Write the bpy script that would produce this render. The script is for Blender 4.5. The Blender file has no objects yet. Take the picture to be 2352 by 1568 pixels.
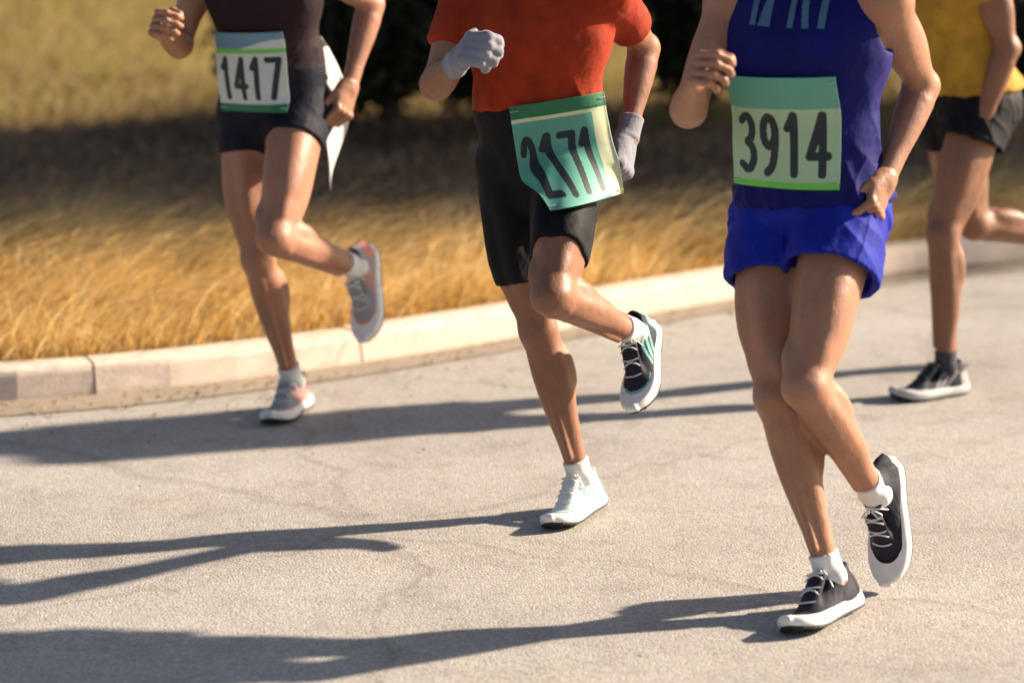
import bpy, math, random
import numpy as np
from math import sin, cos, radians, pi

random.seed(7); rng = np.random.default_rng(7)
scene = bpy.context.scene
COL = scene.collection

# ------------------------------------------------------------------ camera, sky, sun, exposure
CAM_H = 1.55; F_PX = 5300.0; PITCH = math.atan2(784 + 293, F_PX)      # pixels of a 2352 x 1568 picture
cam_d = bpy.data.cameras.new('camera'); cam = bpy.data.objects.new('camera', cam_d); COL.objects.link(cam)
cam.location = (0, 0, CAM_H); cam.rotation_euler = (pi/2 - PITCH, 0, 0)
cam_d.sensor_width = 36; cam_d.lens = F_PX/2352*36; cam_d.clip_start = .05; cam_d.clip_end = 2000
cam_d.dof.use_dof = True; cam_d.dof.focus_distance = 5.3; cam_d.dof.aperture_fstop = 1.9
scene.camera = cam

SUN_AZ = radians(17); SUN_EL = radians(26)                             # sun to the right, slightly behind the runners
sun_dir = np.array([cos(SUN_AZ)*cos(SUN_EL), sin(SUN_AZ)*cos(SUN_EL), sin(SUN_EL)])
world = bpy.data.worlds.new('World'); scene.world = world; world.use_nodes = True
wn = world.node_tree.nodes; wl = world.node_tree.links
bg = wn['Background']; sky = wn.new('ShaderNodeTexSky'); sky.sky_type = 'NISHITA'; sky.sun_disc = False
sky.sun_elevation = SUN_EL; sky.sun_rotation = math.atan2(sun_dir[0], sun_dir[1]); sky.dust_density = 2.0
wl.new(sky.outputs[0], bg.inputs[0]); bg.inputs[1].default_value = .05
sl = bpy.data.lights.new('sun', 'SUN'); sl.energy = 5.0; sl.angle = radians(1.3); sl.color = (1, .84, .655)
so = bpy.data.objects.new('sun', sl); COL.objects.link(so); so.location = (8, 3, 9)
from mathutils import Vector, Matrix
so.rotation_euler = Vector(sun_dir).to_track_quat('Z', 'Y').to_euler()
scene.view_settings.view_transform = 'Standard'; scene.view_settings.look = 'None'
scene.view_settings.gamma = 1; scene.view_settings.exposure = 1.45
scene.render.engine = 'CYCLES'
scene.cycles.use_denoising = True
scene.cycles.max_bounces = 6; scene.cycles.transparent_max_bounces = 6

# ------------------------------------------------------------------ small helpers
def ground_pt(px, py, z=0.0):
    a = (px-1176)/F_PX; b = -(py-784)/F_PX; c, s = cos(PITCH), sin(PITCH)
    d = np.array([a, c+b*s, -s+b*c]); t = (z-CAM_H)/d[2]
    return d*t + np.array([0, 0, CAM_H])

def tag(o, label=None, cat=None, group=None, kind=None):
    if label: o['label'] = label
    if cat: o['category'] = cat
    if group: o['group'] = group
    if kind: o['kind'] = kind
    return o

def empty(name, loc=(0, 0, 0), rz=0.0):
    o = bpy.data.objects.new(name, None); COL.objects.link(o)
    o.location = loc; o.rotation_euler = (0, 0, rz); o.empty_display_size = .2
    return o

def np_mesh(name, V, faces, smooth=True):
    """faces: list of integer arrays (n,3) or (n,4)"""
    me = bpy.data.meshes.new(name)
    V = np.asarray(V, np.float32)
    if not isinstance(faces, list): faces = [faces]
    faces = [np.asarray(f, np.int32) for f in faces if len(f)]
    nl = sum(f.size for f in faces); npoly = sum(len(f) for f in faces)
    me.vertices.add(len(V)); me.vertices.foreach_set('co', V.ravel())
    me.loops.add(nl); me.loops.foreach_set('vertex_index', np.concatenate([f.ravel() for f in faces]))
    tot = np.concatenate([np.full(len(f), f.shape[1], np.int32) for f in faces])
    st = np.concatenate([[0], np.cumsum(tot)[:-1]]).astype(np.int32)
    me.polygons.add(npoly); me.polygons.foreach_set('loop_start', st)
    me.polygons.foreach_set('loop_total', tot)
    me.polygons.foreach_set('use_smooth', np.full(npoly, smooth, bool))
    me.update(calc_edges=True); me.validate()
    return me

def obj(name, me, mat=None, parent=None, loc=None):
    if mat is not None and len(me.materials) == 0:
        for m in (mat if isinstance(mat, (list, tuple)) else [mat]): me.materials.append(m)
    o = bpy.data.objects.new(name, me); COL.objects.link(o)
    if parent is not None: o.parent = parent
    if loc is not None: o.location = loc
    return o

def set_tint(me, per_vertex):
    a = me.attributes.new('tint', 'FLOAT', 'POINT'); a.data.foreach_set('value', np.asarray(per_vertex, np.float32))

# ---- vectorised value noise
def _hash(i, j, k, seed):
    n = (i*73856093) ^ (j*19349663) ^ (k*83492791) ^ (seed*2654435761 & 0x7fffffff)
    n = (n ^ (n >> 13)) * 1274126177 & 0x7fffffff
    n = (n ^ (n >> 16)) & 0xffff
    return n/32767.5 - 1
def noise3(P, seed=0):
    P = np.asarray(P, np.float64); I = np.floor(P).astype(np.int64); f = P - I; f = f*f*(3-2*f)
    r = 0
    for a in (0, 1):
        for b in (0, 1):
            for c in (0, 1):
                w = (f[:, 0] if a else 1-f[:, 0])*(f[:, 1] if b else 1-f[:, 1])*(f[:, 2] if c else 1-f[:, 2])
                r = r + w*_hash(I[:, 0]+a, I[:, 1]+b, I[:, 2]+c, seed)
    return r
def fbm2(x, y, sc, seed=0, octv=3):
    P = np.stack([x, y, np.zeros_like(x)], 1)*sc; r = 0; a = 1
    for o in range(octv): r = r + a*noise3(P, seed+o); P = P*2.1; a *= .5
    return r

# ------------------------------------------------------------------ materials
def new_mat(name):
    m = bpy.data.materials.new(name); m.use_nodes = True
    nt = m.node_tree; b = nt.nodes['Principled BSDF']
    return m, nt, b
def N(nt, typ, **kw):
    n = nt.nodes.new(typ)
    for k, v in kw.items(): setattr(n, k, v)
    return n
def ramp(nt, fac, stops):
    r = N(nt, 'ShaderNodeValToRGB'); el = r.color_ramp.elements
    while len(el) < len(stops): el.new(.5)
    for e, (p, c) in zip(el, stops): e.position = p; e.color = (*c, 1)
    nt.links.new(fac, r.inputs[0]); return r.outputs[0]
def noise_n(nt, scale, detail=4, rough=.55, vec=None, stretch=None):
    tc = N(nt, 'ShaderNodeTexCoord'); src = tc.outputs['Object'] if vec is None else vec
    if stretch:
        mp = N(nt, 'ShaderNodeMapping'); mp.inputs['Scale'].default_value = stretch
        nt.links.new(src, mp.inputs[0]); src = mp.outputs[0]
    n = N(nt, 'ShaderNodeTexNoise'); n.inputs['Scale'].default_value = scale
    n.inputs['Detail'].default_value = detail; n.inputs['Roughness'].default_value = rough
    nt.links.new(src, n.inputs['Vector']); return n.outputs['Fac']
def mix(nt, fac, a, b, blend='MIX'):
    m = N(nt, 'ShaderNodeMix', data_type='RGBA', blend_type=blend)
    for s, v in ((m.inputs[0], fac), (m.inputs[6], a), (m.inputs[7], b)):
        if isinstance(v, (int, float)): s.default_value = v
        elif isinstance(v, tuple): s.default_value = (*v, 1)
        else: nt.links.new(v, s)
    return m.outputs[2]
def bump(nt, b, h, strength, dist):
    n = N(nt, 'ShaderNodeBump'); n.inputs['Strength'].default_value = strength; n.inputs['Distance'].default_value = dist
    nt.links.new(h, n.inputs['Height']); nt.links.new(n.outputs[0], b.inputs['Normal']); return n

def skin_mat(name, base, warm):
    m, nt, b = new_mat(name)
    f1 = noise_n(nt, 7, 6, .65); f2 = noise_n(nt, 34, 5, .7); f3 = noise_n(nt, 150, 3, .6)
    c = ramp(nt, f1, [(.28, tuple(x*.72 for x in base)), (.5, base), (.72, warm)])
    red = (min(1, base[0]*1.12), base[1]*.80, base[2]*.74)
    c = mix(nt, .55, c, ramp(nt, f2, [(.32, tuple(x*.74 for x in base)), (.5, base), (.68, red)]))
    c = mix(nt, 1, c, ramp(nt, f3, [(.25, (.74, .70, .68)), (.42, (1, 1, 1))]), 'MULTIPLY')
    nt.links.new(c, b.inputs['Base Color'])
    rr = N(nt, 'ShaderNodeMapRange'); nt.links.new(f2, rr.inputs[0]); rr.inputs[1].default_value = .3; rr.inputs[2].default_value = .7; rr.inputs[3].default_value = .36; rr.inputs[4].default_value = .62
    nt.links.new(rr.outputs[0], b.inputs['Roughness'])
    b.inputs['Specular IOR Level'].default_value = .38
    b.inputs['Subsurface Weight'].default_value = .10
    b.inputs['Subsurface Radius'].default_value = (1, .35, .2); b.inputs['Subsurface Scale'].default_value = .008
    h1 = noise_n(nt, 30, 6, .75, stretch=(1, 1, .45))
    bump(nt, b, h1, .5, .006)
    return m
def cloth_mat(name, col, rough=.75, sheen=.5, trans=0.0, var=.25, wrinkle=.22):
    m, nt, b = new_mat(name)
    f = noise_n(nt, 14, 4, .6)
    c = ramp(nt, f, [(.3, tuple(x*(1-var) for x in col)), (.7, tuple(min(1, x*(1+var)) for x in col))])
    nt.links.new(c, b.inputs['Base Color'])
    b.inputs['Roughness'].default_value = rough; b.inputs['Specular IOR Level'].default_value = .2
    b.inputs['Sheen Weight'].default_value = sheen; b.inputs['Sheen Roughness'].default_value = .4
    b.inputs['Sheen Tint'].default_value = (.75, .42, .95, 1) if 'blue' in name else (*[min(1, .3+x*2) for x in col], 1)  # blue cloth: purple of the warm rim light put into the sheen colour
    wr = noise_n(nt, 9, 3, .5, stretch=(2.6, 2.6, .9)); wr2 = noise_n(nt, 17, 3, .55, stretch=(1, 1.6, 1.9)); fi = noise_n(nt, 420, 2, .6)
    ad = N(nt, 'ShaderNodeMath', operation='MULTIPLY_ADD'); nt.links.new(wr2, ad.inputs[0]); ad.inputs[1].default_value = .6; nt.links.new(wr, ad.inputs[2])
    ad2 = N(nt, 'ShaderNodeMath', operation='MULTIPLY_ADD'); nt.links.new(fi, ad2.inputs[0]); ad2.inputs[1].default_value = .06; nt.links.new(ad.outputs[0], ad2.inputs[2])
    bump(nt, b, ad2.outputs[0], wrinkle, .02)
    if trans > 0:
        out = nt.nodes['Material Output']; tr = N(nt, 'ShaderNodeBsdfTranslucent'); nt.links.new(c, tr.inputs[0])
        mx = N(nt, 'ShaderNodeMixShader'); mx.inputs[0].default_value = trans
        nt.links.new(b.outputs[0], mx.inputs[1]); nt.links.new(tr.outputs[0], mx.inputs[2]); nt.links.new(mx.outputs[0], out.inputs[0])
    return m
def plain(name, col, rough=.5, var=.15, sc=30, spec=.4):
    m, nt, b = new_mat(name)
    c = ramp(nt, noise_n(nt, sc, 4), [(.3, tuple(x*(1-var) for x in col)), (.7, tuple(min(1, x*(1+var)) for x in col))])
    nt.links.new(c, b.inputs['Base Color']); b.inputs['Roughness'].default_value = rough
    b.inputs['Specular IOR Level'].default_value = spec
    return m
def leaf_mat(name, stops, trans=.4, rough=.6):
    m, nt, b = new_mat(name)
    at = N(nt, 'ShaderNodeAttribute', attribute_name='tint')
    c = ramp(nt, at.outputs['Fac'], stops)
    nt.links.new(c, b.inputs['Base Color']); b.inputs['Roughness'].default_value = rough
    b.inputs['Specular IOR Level'].default_value = .25
    out = nt.nodes['Material Output']; tr = N(nt, 'ShaderNodeBsdfTranslucent'); nt.links.new(c, tr.inputs[0])
    mx = N(nt, 'ShaderNodeMixShader'); mx.inputs[0].default_value = trans
    nt.links.new(b.outputs[0], mx.inputs[1]); nt.links.new(tr.outputs[0], mx.inputs[2]); nt.links.new(mx.outputs[0], out.inputs[0])
    return m

def asphalt_mat():
    m, nt, b = new_mat('pale_asphalt')
    tc = N(nt, 'ShaderNodeTexCoord')
    vo = N(nt, 'ShaderNodeTexVoronoi'); vo.inputs['Scale'].default_value = 165; nt.links.new(tc.outputs['Object'], vo.inputs['Vector'])
    sep = N(nt, 'ShaderNodeSeparateColor'); nt.links.new(vo.outputs['Color'], sep.inputs[0])
    stones = ramp(nt, sep.outputs[0], [(0, (.31, .288, .262)), (.35, (.372, .346, .316)), (.75, (.402, .376, .346)), (1, (.475, .448, .415))])
    gap = ramp(nt, vo.outputs['Distance'], [(.0, (1, 1, 1)), (.55, (1, 1, 1)), (.85, (.80, .78, .76))])
    c = mix(nt, .8, stones, gap, 'MULTIPLY')
    big = noise_n(nt, .9, 6, .6, tc.outputs['Object'])
    c = mix(nt, 1, c, ramp(nt, big, [(.28, (.80, .79, .78)), (.45, (.95, .945, .94)), (.55, (1, 1, 1)), (.72, (1.0, .96, .91))]), 'MULTIPLY')
    mid = noise_n(nt, 7, 5, .65, tc.outputs['Object'])
    c = mix(nt, 1, c, ramp(nt, mid, [(.32, (.84, .83, .81)), (.5, (1, 1, 1))]), 'MULTIPLY')
    # hairline cracks
    v2 = N(nt, 'ShaderNodeTexVoronoi', feature='DISTANCE_TO_EDGE'); v2.inputs['Scale'].default_value = .55
    wob = N(nt, 'ShaderNodeTexNoise'); wob.inputs['Scale'].default_value = 3.5; wob.inputs['Detail'].default_value = 6
    nt.links.new(tc.outputs['Object'], wob.inputs['Vector'])
    ad = N(nt, 'ShaderNodeVectorMath', operation='MULTIPLY_ADD'); nt.links.new(wob.outputs['Color'], ad.inputs[0])
    ad.inputs[1].default_value = (.35, .35, 0); nt.links.new(tc.outputs['Object'], ad.inputs[2]); nt.links.new(ad.outputs[0], v2.inputs['Vector'])
    crk = ramp(nt, v2.outputs['Distance'], [(0, (.45, .42, .38)), (.004, (.6, .57, .53)), (.009, (1, 1, 1))])
    c = mix(nt, .3, c, crk, 'MULTIPLY')
    wv = noise_n(nt, .5, 4, .6, tc.outputs['Object'], stretch=(.28, 1.6, 1)); c = mix(nt, 1, c, ramp(nt, wv, [(.35, (.90, .89, .88)), (.6, (1, 1, 1))]), 'MULTIPLY')
    spt = noise_n(nt, 26, 2, .5, tc.outputs['Object']); c = mix(nt, 1, c, ramp(nt, spt, [(.22, (.62, .60, .58)), (.27, (1, 1, 1))]), 'MULTIPLY')
    nt.links.new(c, b.inputs['Base Color']); b.inputs['Roughness'].default_value = .85; b.inputs['Specular IOR Level'].default_value = .25
    inv = N(nt, 'ShaderNodeMath', operation='SUBTRACT'); inv.inputs[0].default_value = 1; nt.links.new(vo.outputs['Distance'], inv.inputs[1])
    bump(nt, b, inv.outputs[0], .45, .003)
    return m
def concrete_mat(name, col):
    m, nt, b = new_mat(name)
    f = noise_n(nt, 6, 6, .65); f2 = noise_n(nt, 150, 3, .6)
    c = ramp(nt, f, [(.28, tuple(x*.62 for x in col)), (.5, col), (.75, tuple(min(1, x*1.15) for x in col))])
    c = mix(nt, .5, c, ramp(nt, f2, [(.3, tuple(x*.7 for x in col)), (.65, tuple(min(1, x*1.12) for x in col))]))
    nt.links.new(c, b.inputs['Base Color']); b.inputs['Roughness'].default_value = .88; b.inputs['Specular IOR Level'].default_value = .25
    bump(nt, b, f2, .6, .004)
    return m
def soil_mat():
    m, nt, b = new_mat('dry_soil')
    at = N(nt, 'ShaderNodeAttribute', attribute_name='tint')
    f = noise_n(nt, 3, 6, .65); f2 = noise_n(nt, 40, 5, .7)
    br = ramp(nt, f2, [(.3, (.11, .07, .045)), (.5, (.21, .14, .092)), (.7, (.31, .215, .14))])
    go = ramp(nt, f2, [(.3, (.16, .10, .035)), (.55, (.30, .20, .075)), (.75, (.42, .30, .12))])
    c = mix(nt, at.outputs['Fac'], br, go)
    c = mix(nt, 1, c, ramp(nt, f, [(.3, (.75, .72, .7)), (.6, (1, 1, 1))]), 'MULTIPLY')
    nt.links.new(c, b.inputs['Base Color']); b.inputs['Roughness'].default_value = .95; b.inputs['Specular IOR Level'].default_value = .1
    bump(nt, b, f2, .8, .03)
    return m

M = {}
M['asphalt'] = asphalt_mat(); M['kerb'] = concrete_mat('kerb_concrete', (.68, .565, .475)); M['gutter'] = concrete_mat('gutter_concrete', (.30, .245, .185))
M['soil'] = soil_mat()
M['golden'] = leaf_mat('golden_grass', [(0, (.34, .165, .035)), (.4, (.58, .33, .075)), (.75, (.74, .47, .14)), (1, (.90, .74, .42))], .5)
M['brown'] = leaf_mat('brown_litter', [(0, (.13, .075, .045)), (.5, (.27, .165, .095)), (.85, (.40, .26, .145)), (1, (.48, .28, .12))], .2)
M['meadow'] = leaf_mat('meadow_grass', [(0, (.16, .13, .035)), (.5, (.30, .24, .07)), (1, (.46, .37, .14))], .4)
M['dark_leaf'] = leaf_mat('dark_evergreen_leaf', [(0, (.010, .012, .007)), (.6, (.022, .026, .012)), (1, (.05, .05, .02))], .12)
M['tree_leaf'] = leaf_mat('tree_leaf', [(0, (.03, .045, .012)), (.6, (.06, .08, .02)), (1, (.12, .12, .03))], .25)
M['bark'] = plain('bark', (.09, .065, .045), .9, .4, 18)
M['board'] = plain('weathered_board', (.22, .185, .15), .85, .35, 9)
M['skin1'] = skin_mat('skin_tan', (.33, .163, .10), (.39, .178, .105))
M['skin2'] = skin_mat('skin_brown', (.25, .118, .069), (.30, .13, .073))
M['skin3'] = skin_mat('skin_sunned', (.34, .168, .102), (.40, .182, .107))
M['skin4'] = skin_mat('skin_deep', (.22, .105, .06), (.26, .118, .065))
M['hair'] = plain('dark_hair', (.035, .021, .013), .7, .6, 90)
M['eye'] = plain('eye_dark', (.09, .06, .045), .15, .3)
M['black'] = cloth_mat('black_fabric', (.0035, .0035, .006), .7, .04)
M['navy'] = cloth_mat('navy_fabric', (.003, .004, .012), .7, .04)
M['maroon'] = cloth_mat('dark_maroon_fabric', (.018, .007, .010), .75, .06)
M['orange'] = cloth_mat('orange_fabric', (.30, .030, .008), .8, .08, .10)
M['blue'] = cloth_mat('royal_blue_fabric', (.002, .004, .105), .75, .07, .06)
M['blue2'] = cloth_mat('bright_blue_fabric', (.006, .018, .31), .7, .12, .16)
M['mustard'] = cloth_mat('mustard_fabric', (.40, .22, .025), .75, .15, .1)
M['white_cloth'] = cloth_mat('white_fabric', (.72, .71, .70), .8, .3, .25, .08)
M['grey_knit'] = cloth_mat('pale_grey_knit', (.21, .21, .245), .9, .15, 0, .15, .3)
M['sock'] = cloth_mat('sock_knit', (.66, .65, .63), .9, .4, 0, .1, .15)
M['sock_dark'] = cloth_mat('dark_sock_knit', (.05, .05, .06), .9, .4, 0, .1, .15)
M['bib_white'] = plain('bib_paper', (.50, .54, .53), .6, .05, 8)
M['bib_ink'] = plain('bib_ink', (.012, .02, .026), .6, .1, 30)
M['bib_green'] = plain('bib_green', (.14, .50, .06), .6, .05, 30)
M['bib_dkgreen'] = plain('bib_dark_green', (.02, .16, .07), .6, .05, 30)
M['bib_teal'] = plain('bib_teal', (.10, .33, .25), .6, .06, 10)
M['bib_pale'] = plain('bib_pale_green', (.32, .47, .30), .6, .05, 8)
M['bib_blue'] = plain('bib_blue', (.12, .24, .34), .6, .06, 10)
M['bib_cream_and_sun_edge'] = plain('bib_cream_and_sun_edge', (.60, .63, .40), .6, .05, 10)  # cream line, and the sun on the hip bib's edge put into colour
M['letter'] = plain('pale_blue_print', (.045, .11, .19), .6, .1, 30)
M['rubber'] = plain('black_rubber', (.018, .018, .02), .7, .3, 60)
M['foam_white'] = plain('white_foam', (.72, .70, .67), .6, .08, 40)
M['foam_grey'] = plain('grey_foam', (.40, .40, .40), .6, .08, 40)
M['shoe_white'] = cloth_mat('white_shoe_mesh', (.66, .67, .66), .8, .2, 0, .1, .12)
M['shoe_teal'] = cloth_mat('teal_shoe_panel', (.16, .42, .38), .6, .1, 0, .1, .12)
M['shoe_black'] = cloth_mat('black_shoe_mesh', (.016, .017, .028), .7, .2, 0, .2, .12)
M['shoe_grey'] = cloth_mat('grey_shoe_mesh', (.30, .29, .29), .8, .2, 0, .1, .12)
M['shoe_coral'] = cloth_mat('coral_shoe_panel', (.60, .22, .16), .6, .1, 0, .1, .12)
M['lace'] = plain('shoe_lace', (.70, .69, .66), .8, .06, 90)
M['lace_dark'] = plain('dark_shoe_lace', (.05, .05, .06), .8, .06, 90)

# ------------------------------------------------------------------ the ground, road, kerb
kpx = [(-250, 938), (0, 920), (350, 895), (650, 867), (900, 830), (1150, 780), (1450, 726), (1750, 678), (2100, 625), (2400, 584)]
kp = np.array([ground_pt(*q)[:2] for q in kpx])
kx = np.linspace(-1.9, 2.0, 120); ky = np.interp(kx, kp[:, 0], kp[:, 1])
pc = np.polyfit(kx, ky, 3)
x_a, x_b = -1.9, 2.0
def kerb_y(x):
    x = np.asarray(x, float); xc = np.clip(x, x_a, x_b)
    sl_ = np.polyval(np.polyder(pc), xc)
    return np.polyval(pc, xc) + sl_*(x-xc)
KH = .10; KW = .14
def terrain(x, d):
    """height of the verge at distance d (in y) behind the kerb line"""
    x = np.asarray(x, float); d = np.asarray(d, float)
    r = np.clip((d-2.2)/6, 0, 1); r = r*r*(3-2*r)
    h = KH - .015 + .08*r + .035*fbm2(x.ravel(), d.ravel(), .8, 3).reshape(x.shape)*np.clip((d-.3)/1.0, 0, 1)
    far = np.clip((d-30)/200, 0, 1)
    return h + far*2.0

def strip_grid(name, xs, ds, zf, sign, mat, tint=None):
    Xg, Dg = np.meshgrid(xs, ds, indexing='ij'); Yg = kerb_y(Xg) + sign*Dg; Zg = zf(Xg, Dg)
    V = np.stack([Xg, Yg, Zg], -1).reshape(-1, 3); n, m_ = Xg.shape
    i = np.arange((n-1)*m_).reshape(n-1, m_)[:, :-1].ravel()
    q = np.stack([i, i+m_, i+m_+1, i+1], 1)
    if sign < 0: q = q[:, ::-1]
    me = np_mesh(name, V, q)
    if tint is not None: set_tint(me, tint(Xg, Dg).ravel())
    return obj(name, me, mat)
far_x = np.concatenate([-np.geomspace(400, 6, 24), np.linspace(-5.8, 7, 70), np.geomspace(7.3, 400, 24)])
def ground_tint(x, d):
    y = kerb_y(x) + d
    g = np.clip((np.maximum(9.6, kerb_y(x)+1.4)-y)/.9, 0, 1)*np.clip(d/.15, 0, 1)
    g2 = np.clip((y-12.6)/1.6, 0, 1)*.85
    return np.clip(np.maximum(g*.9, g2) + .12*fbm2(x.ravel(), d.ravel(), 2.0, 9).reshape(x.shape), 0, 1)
o = strip_grid('ground', far_x, np.concatenate([np.linspace(.125, 12, 60), np.geomspace(12.5, 420, 30)]), terrain, 1, M['soil'], ground_tint)
tag(o, kind='structure')
o = strip_grid('road', far_x, np.concatenate([np.linspace(-.10, 12, 30), np.geomspace(13, 400, 12)]), lambda x, d: 0*x, -1, M['asphalt'])
tag(o, kind='structure')
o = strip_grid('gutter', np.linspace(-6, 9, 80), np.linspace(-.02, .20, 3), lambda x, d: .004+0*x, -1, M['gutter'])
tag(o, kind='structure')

kerb = empty('kerb', (0, float(kerb_y(0)), 0)); tag(kerb, kind='structure')
_fx = np.linspace(-7, 11, 1801); _fy = kerb_y(_fx); _sl = np.concatenate([[0], np.cumsum(np.hypot(np.diff(_fx), np.diff(_fy)))])
def kerb_at(s_):
    x0 = np.interp(s_, _sl, _fx); y0 = float(kerb_y(x0)); t = np.array([.02, float(kerb_y(x0+.01)-kerb_y(x0-.01))]); t /= np.linalg.norm(t)
    return np.array([x0, y0]), np.array([-t[1], t[0]])
PROF = [(0.0, -.05), (.004, .02), (.012, KH*.78), (.017, KH*.90), (.025, KH*.97), (.038, KH), (KW-.012, KH), (KW, KH-.012), (KW, -.05)]
LST = .91; k_s = .3
while k_s+LST < _sl[-1]:
    rings = [(.0015, .0035), (.006, 0), (.24, 0), (.46, 0), (.68, 0), (LST-.006, 0), (LST-.0015, .0035)]
    V = []; pcn = np.mean(PROF, 0); dz0 = random.uniform(-.0035, .0035); dd0 = random.uniform(-.003, .003)
    for s_, ins in rings:
        p0, nv = kerb_at(k_s+s_)
        for dpt, z in PROF:
            e = np.array([pcn[0]-dpt, pcn[1]-z]); e /= np.linalg.norm(e); q = dpt+e[0]*ins+dd0
            ch = random.uniform(0, .0035) if .02 < z < KH*.99 and dpt < .05 else 0           # worn arris
            V.append((p0[0]+nv[0]*(q+ch), p0[1]+nv[1]*(q+ch)-kerb.location[1], z+e[1]*ins+dz0-ch*.5))
    n = len(PROF); m_ = len(rings)
    Fq = [(r*n+k, r*n+(k+1) % n, (r+1)*n+(k+1) % n, (r+1)*n+k) for r in range(m_-1) for k in range(n)]
    me = bpy.data.meshes.new('kerb_stone'); me.from_pydata(V, [], [f[::-1] for f in Fq]+[tuple(range(n)), tuple(range((m_-1)*n, m_*n))[::-1]]); me.update()
    obj('kerb_stone', me, M['kerb'], kerb); k_s += LST

# ------------------------------------------------------------------ grass and litter
def blades(name, base, hgt, wid, lean, lean_dir, tint, mat, droop=.5, seg=4, kind='stuff'):
    n = len(base); t = np.linspace(0, 1, seg+1)
    a = lean_dir; side = np.stack([-np.sin(a), np.cos(a), 0*a], 1); face = rng.uniform(0, 2*pi, n)
    side = np.stack([np.cos(face), np.sin(face), 0*face], 1)
    V = np.zeros((n, 2*seg+1, 3), np.float32)
    for i, ti in enumerate(t):
        out = hgt*(lean*ti + droop*ti**2.5*lean); up = hgt*(ti - .5*lean*droop*ti**3)
        p = base + np.stack([np.cos(a)*out, np.sin(a)*out, up], 1)
        if i == seg: V[:, 2*seg] = p
        else:
            w = (wid*(1-.75*ti))[:, None]*side*.5
            V[:, 2*i] = p-w; V[:, 2*i+1] = p+w
    off = (np.arange(n)*(2*seg+1))[:, None]
    q = np.concatenate([off+np.array([[2*i, 2*i+1, 2*i+3, 2*i+2]]) for i in range(seg-1)])
    tr = off+np.array([[2*seg-2, 2*seg-1, 2*seg]])
    me = np_mesh(name, V.reshape(-1, 3), [q, tr])
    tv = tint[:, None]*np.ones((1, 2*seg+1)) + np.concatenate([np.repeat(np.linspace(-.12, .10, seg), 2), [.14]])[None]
    set_tint(me, np.clip(tv, 0, 1).ravel())
    return obj(name, me, mat)
def on_ground(x, y): return np.stack([x, y, terrain(x, y-kerb_y(x))], 1)

# golden verge just behind the kerb
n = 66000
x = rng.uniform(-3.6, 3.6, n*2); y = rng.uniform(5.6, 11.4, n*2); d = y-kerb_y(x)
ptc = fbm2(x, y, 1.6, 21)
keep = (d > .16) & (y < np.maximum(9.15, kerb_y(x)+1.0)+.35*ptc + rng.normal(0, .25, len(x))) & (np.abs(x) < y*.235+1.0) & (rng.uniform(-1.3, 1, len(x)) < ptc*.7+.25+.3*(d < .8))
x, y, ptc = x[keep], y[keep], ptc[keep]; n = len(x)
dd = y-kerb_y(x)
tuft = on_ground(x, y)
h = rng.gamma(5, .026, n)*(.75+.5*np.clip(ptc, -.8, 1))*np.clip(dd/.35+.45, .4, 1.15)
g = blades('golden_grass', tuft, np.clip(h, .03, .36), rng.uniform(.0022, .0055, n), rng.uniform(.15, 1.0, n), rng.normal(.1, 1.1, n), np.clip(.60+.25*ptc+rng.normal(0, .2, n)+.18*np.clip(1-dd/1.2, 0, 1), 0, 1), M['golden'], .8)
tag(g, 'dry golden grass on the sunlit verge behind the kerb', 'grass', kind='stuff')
# long arching stems
n = 3800
x = rng.uniform(-2.4, 2.6, n*2); y = rng.uniform(6.6, 10.2, n*2); d = y-kerb_y(x); k_ = (d > .2) & (np.abs(x) < y*.235+.2) & (y < np.maximum(9.2, kerb_y(x)+1.0)); x, y = x[k_], y[k_]; n = len(x)
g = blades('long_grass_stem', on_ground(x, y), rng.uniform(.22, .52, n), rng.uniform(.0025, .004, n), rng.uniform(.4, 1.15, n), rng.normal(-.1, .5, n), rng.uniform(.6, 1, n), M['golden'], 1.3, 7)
tag(g, 'long pale dry stems arching above the golden verge', 'grass', kind='stuff')
# seed heads standing in the verge
n = 1400
x = rng.uniform(-2.4, 2.6, n); y = rng.uniform(6.7, 9.2, n); k_ = (y-kerb_y(x) > .25) & (np.abs(x) < y*.235+.2); x, y = x[k_], y[k_]; n = len(x)
bs = on_ground(x, y); bs[:, 2] += rng.uniform(.06, .20, n)
g = blades('seed_head', bs, rng.uniform(.04, .09, n), rng.uniform(.004, .009, n), rng.uniform(.5, 1.4, n), rng.normal(-.1, .6, n), rng.uniform(.55, 1, n), M['golden'], .9, 4)
tag(g, 'pale feathery seed heads among the golden grass', 'grass', kind='stuff')
# grit and bits of dead leaf along the gutter and on the road
n = 900
x = rng.uniform(-3, 4, n); dk = np.abs(rng.gamma(1.1, .22, n)); y = kerb_y(x)-.01-dk; sz = rng.uniform(.003, .011, n); a_ = rng.uniform(0, 6.28, n)
P_ = np.stack([x, y, np.full(n, .006)], 1); u_ = np.stack([np.cos(a_), np.sin(a_), rng.uniform(0, .5, n)], 1)*sz[:, None]; v_ = np.stack([-np.sin(a_), np.cos(a_), rng.uniform(0, .5, n)], 1)*sz[:, None]*.5
V = np.stack([P_-u_, P_-v_, P_+u_, P_+v_, P_+np.array([0, 0, .004])], 1).reshape(-1, 3); i = np.arange(n)*5
me = np_mesh('gutter_debris', V, np.concatenate([np.stack([i+a, i+(a+1) % 4, i+4], 1) for a in range(4)]), False); set_tint(me, np.repeat(rng.uniform(.2, 1, n), 5))
tag(obj('gutter_debris', me, M['brown']), 'brown leaf bits and grit lying along the gutter', 'debris', kind='stuff')
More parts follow.
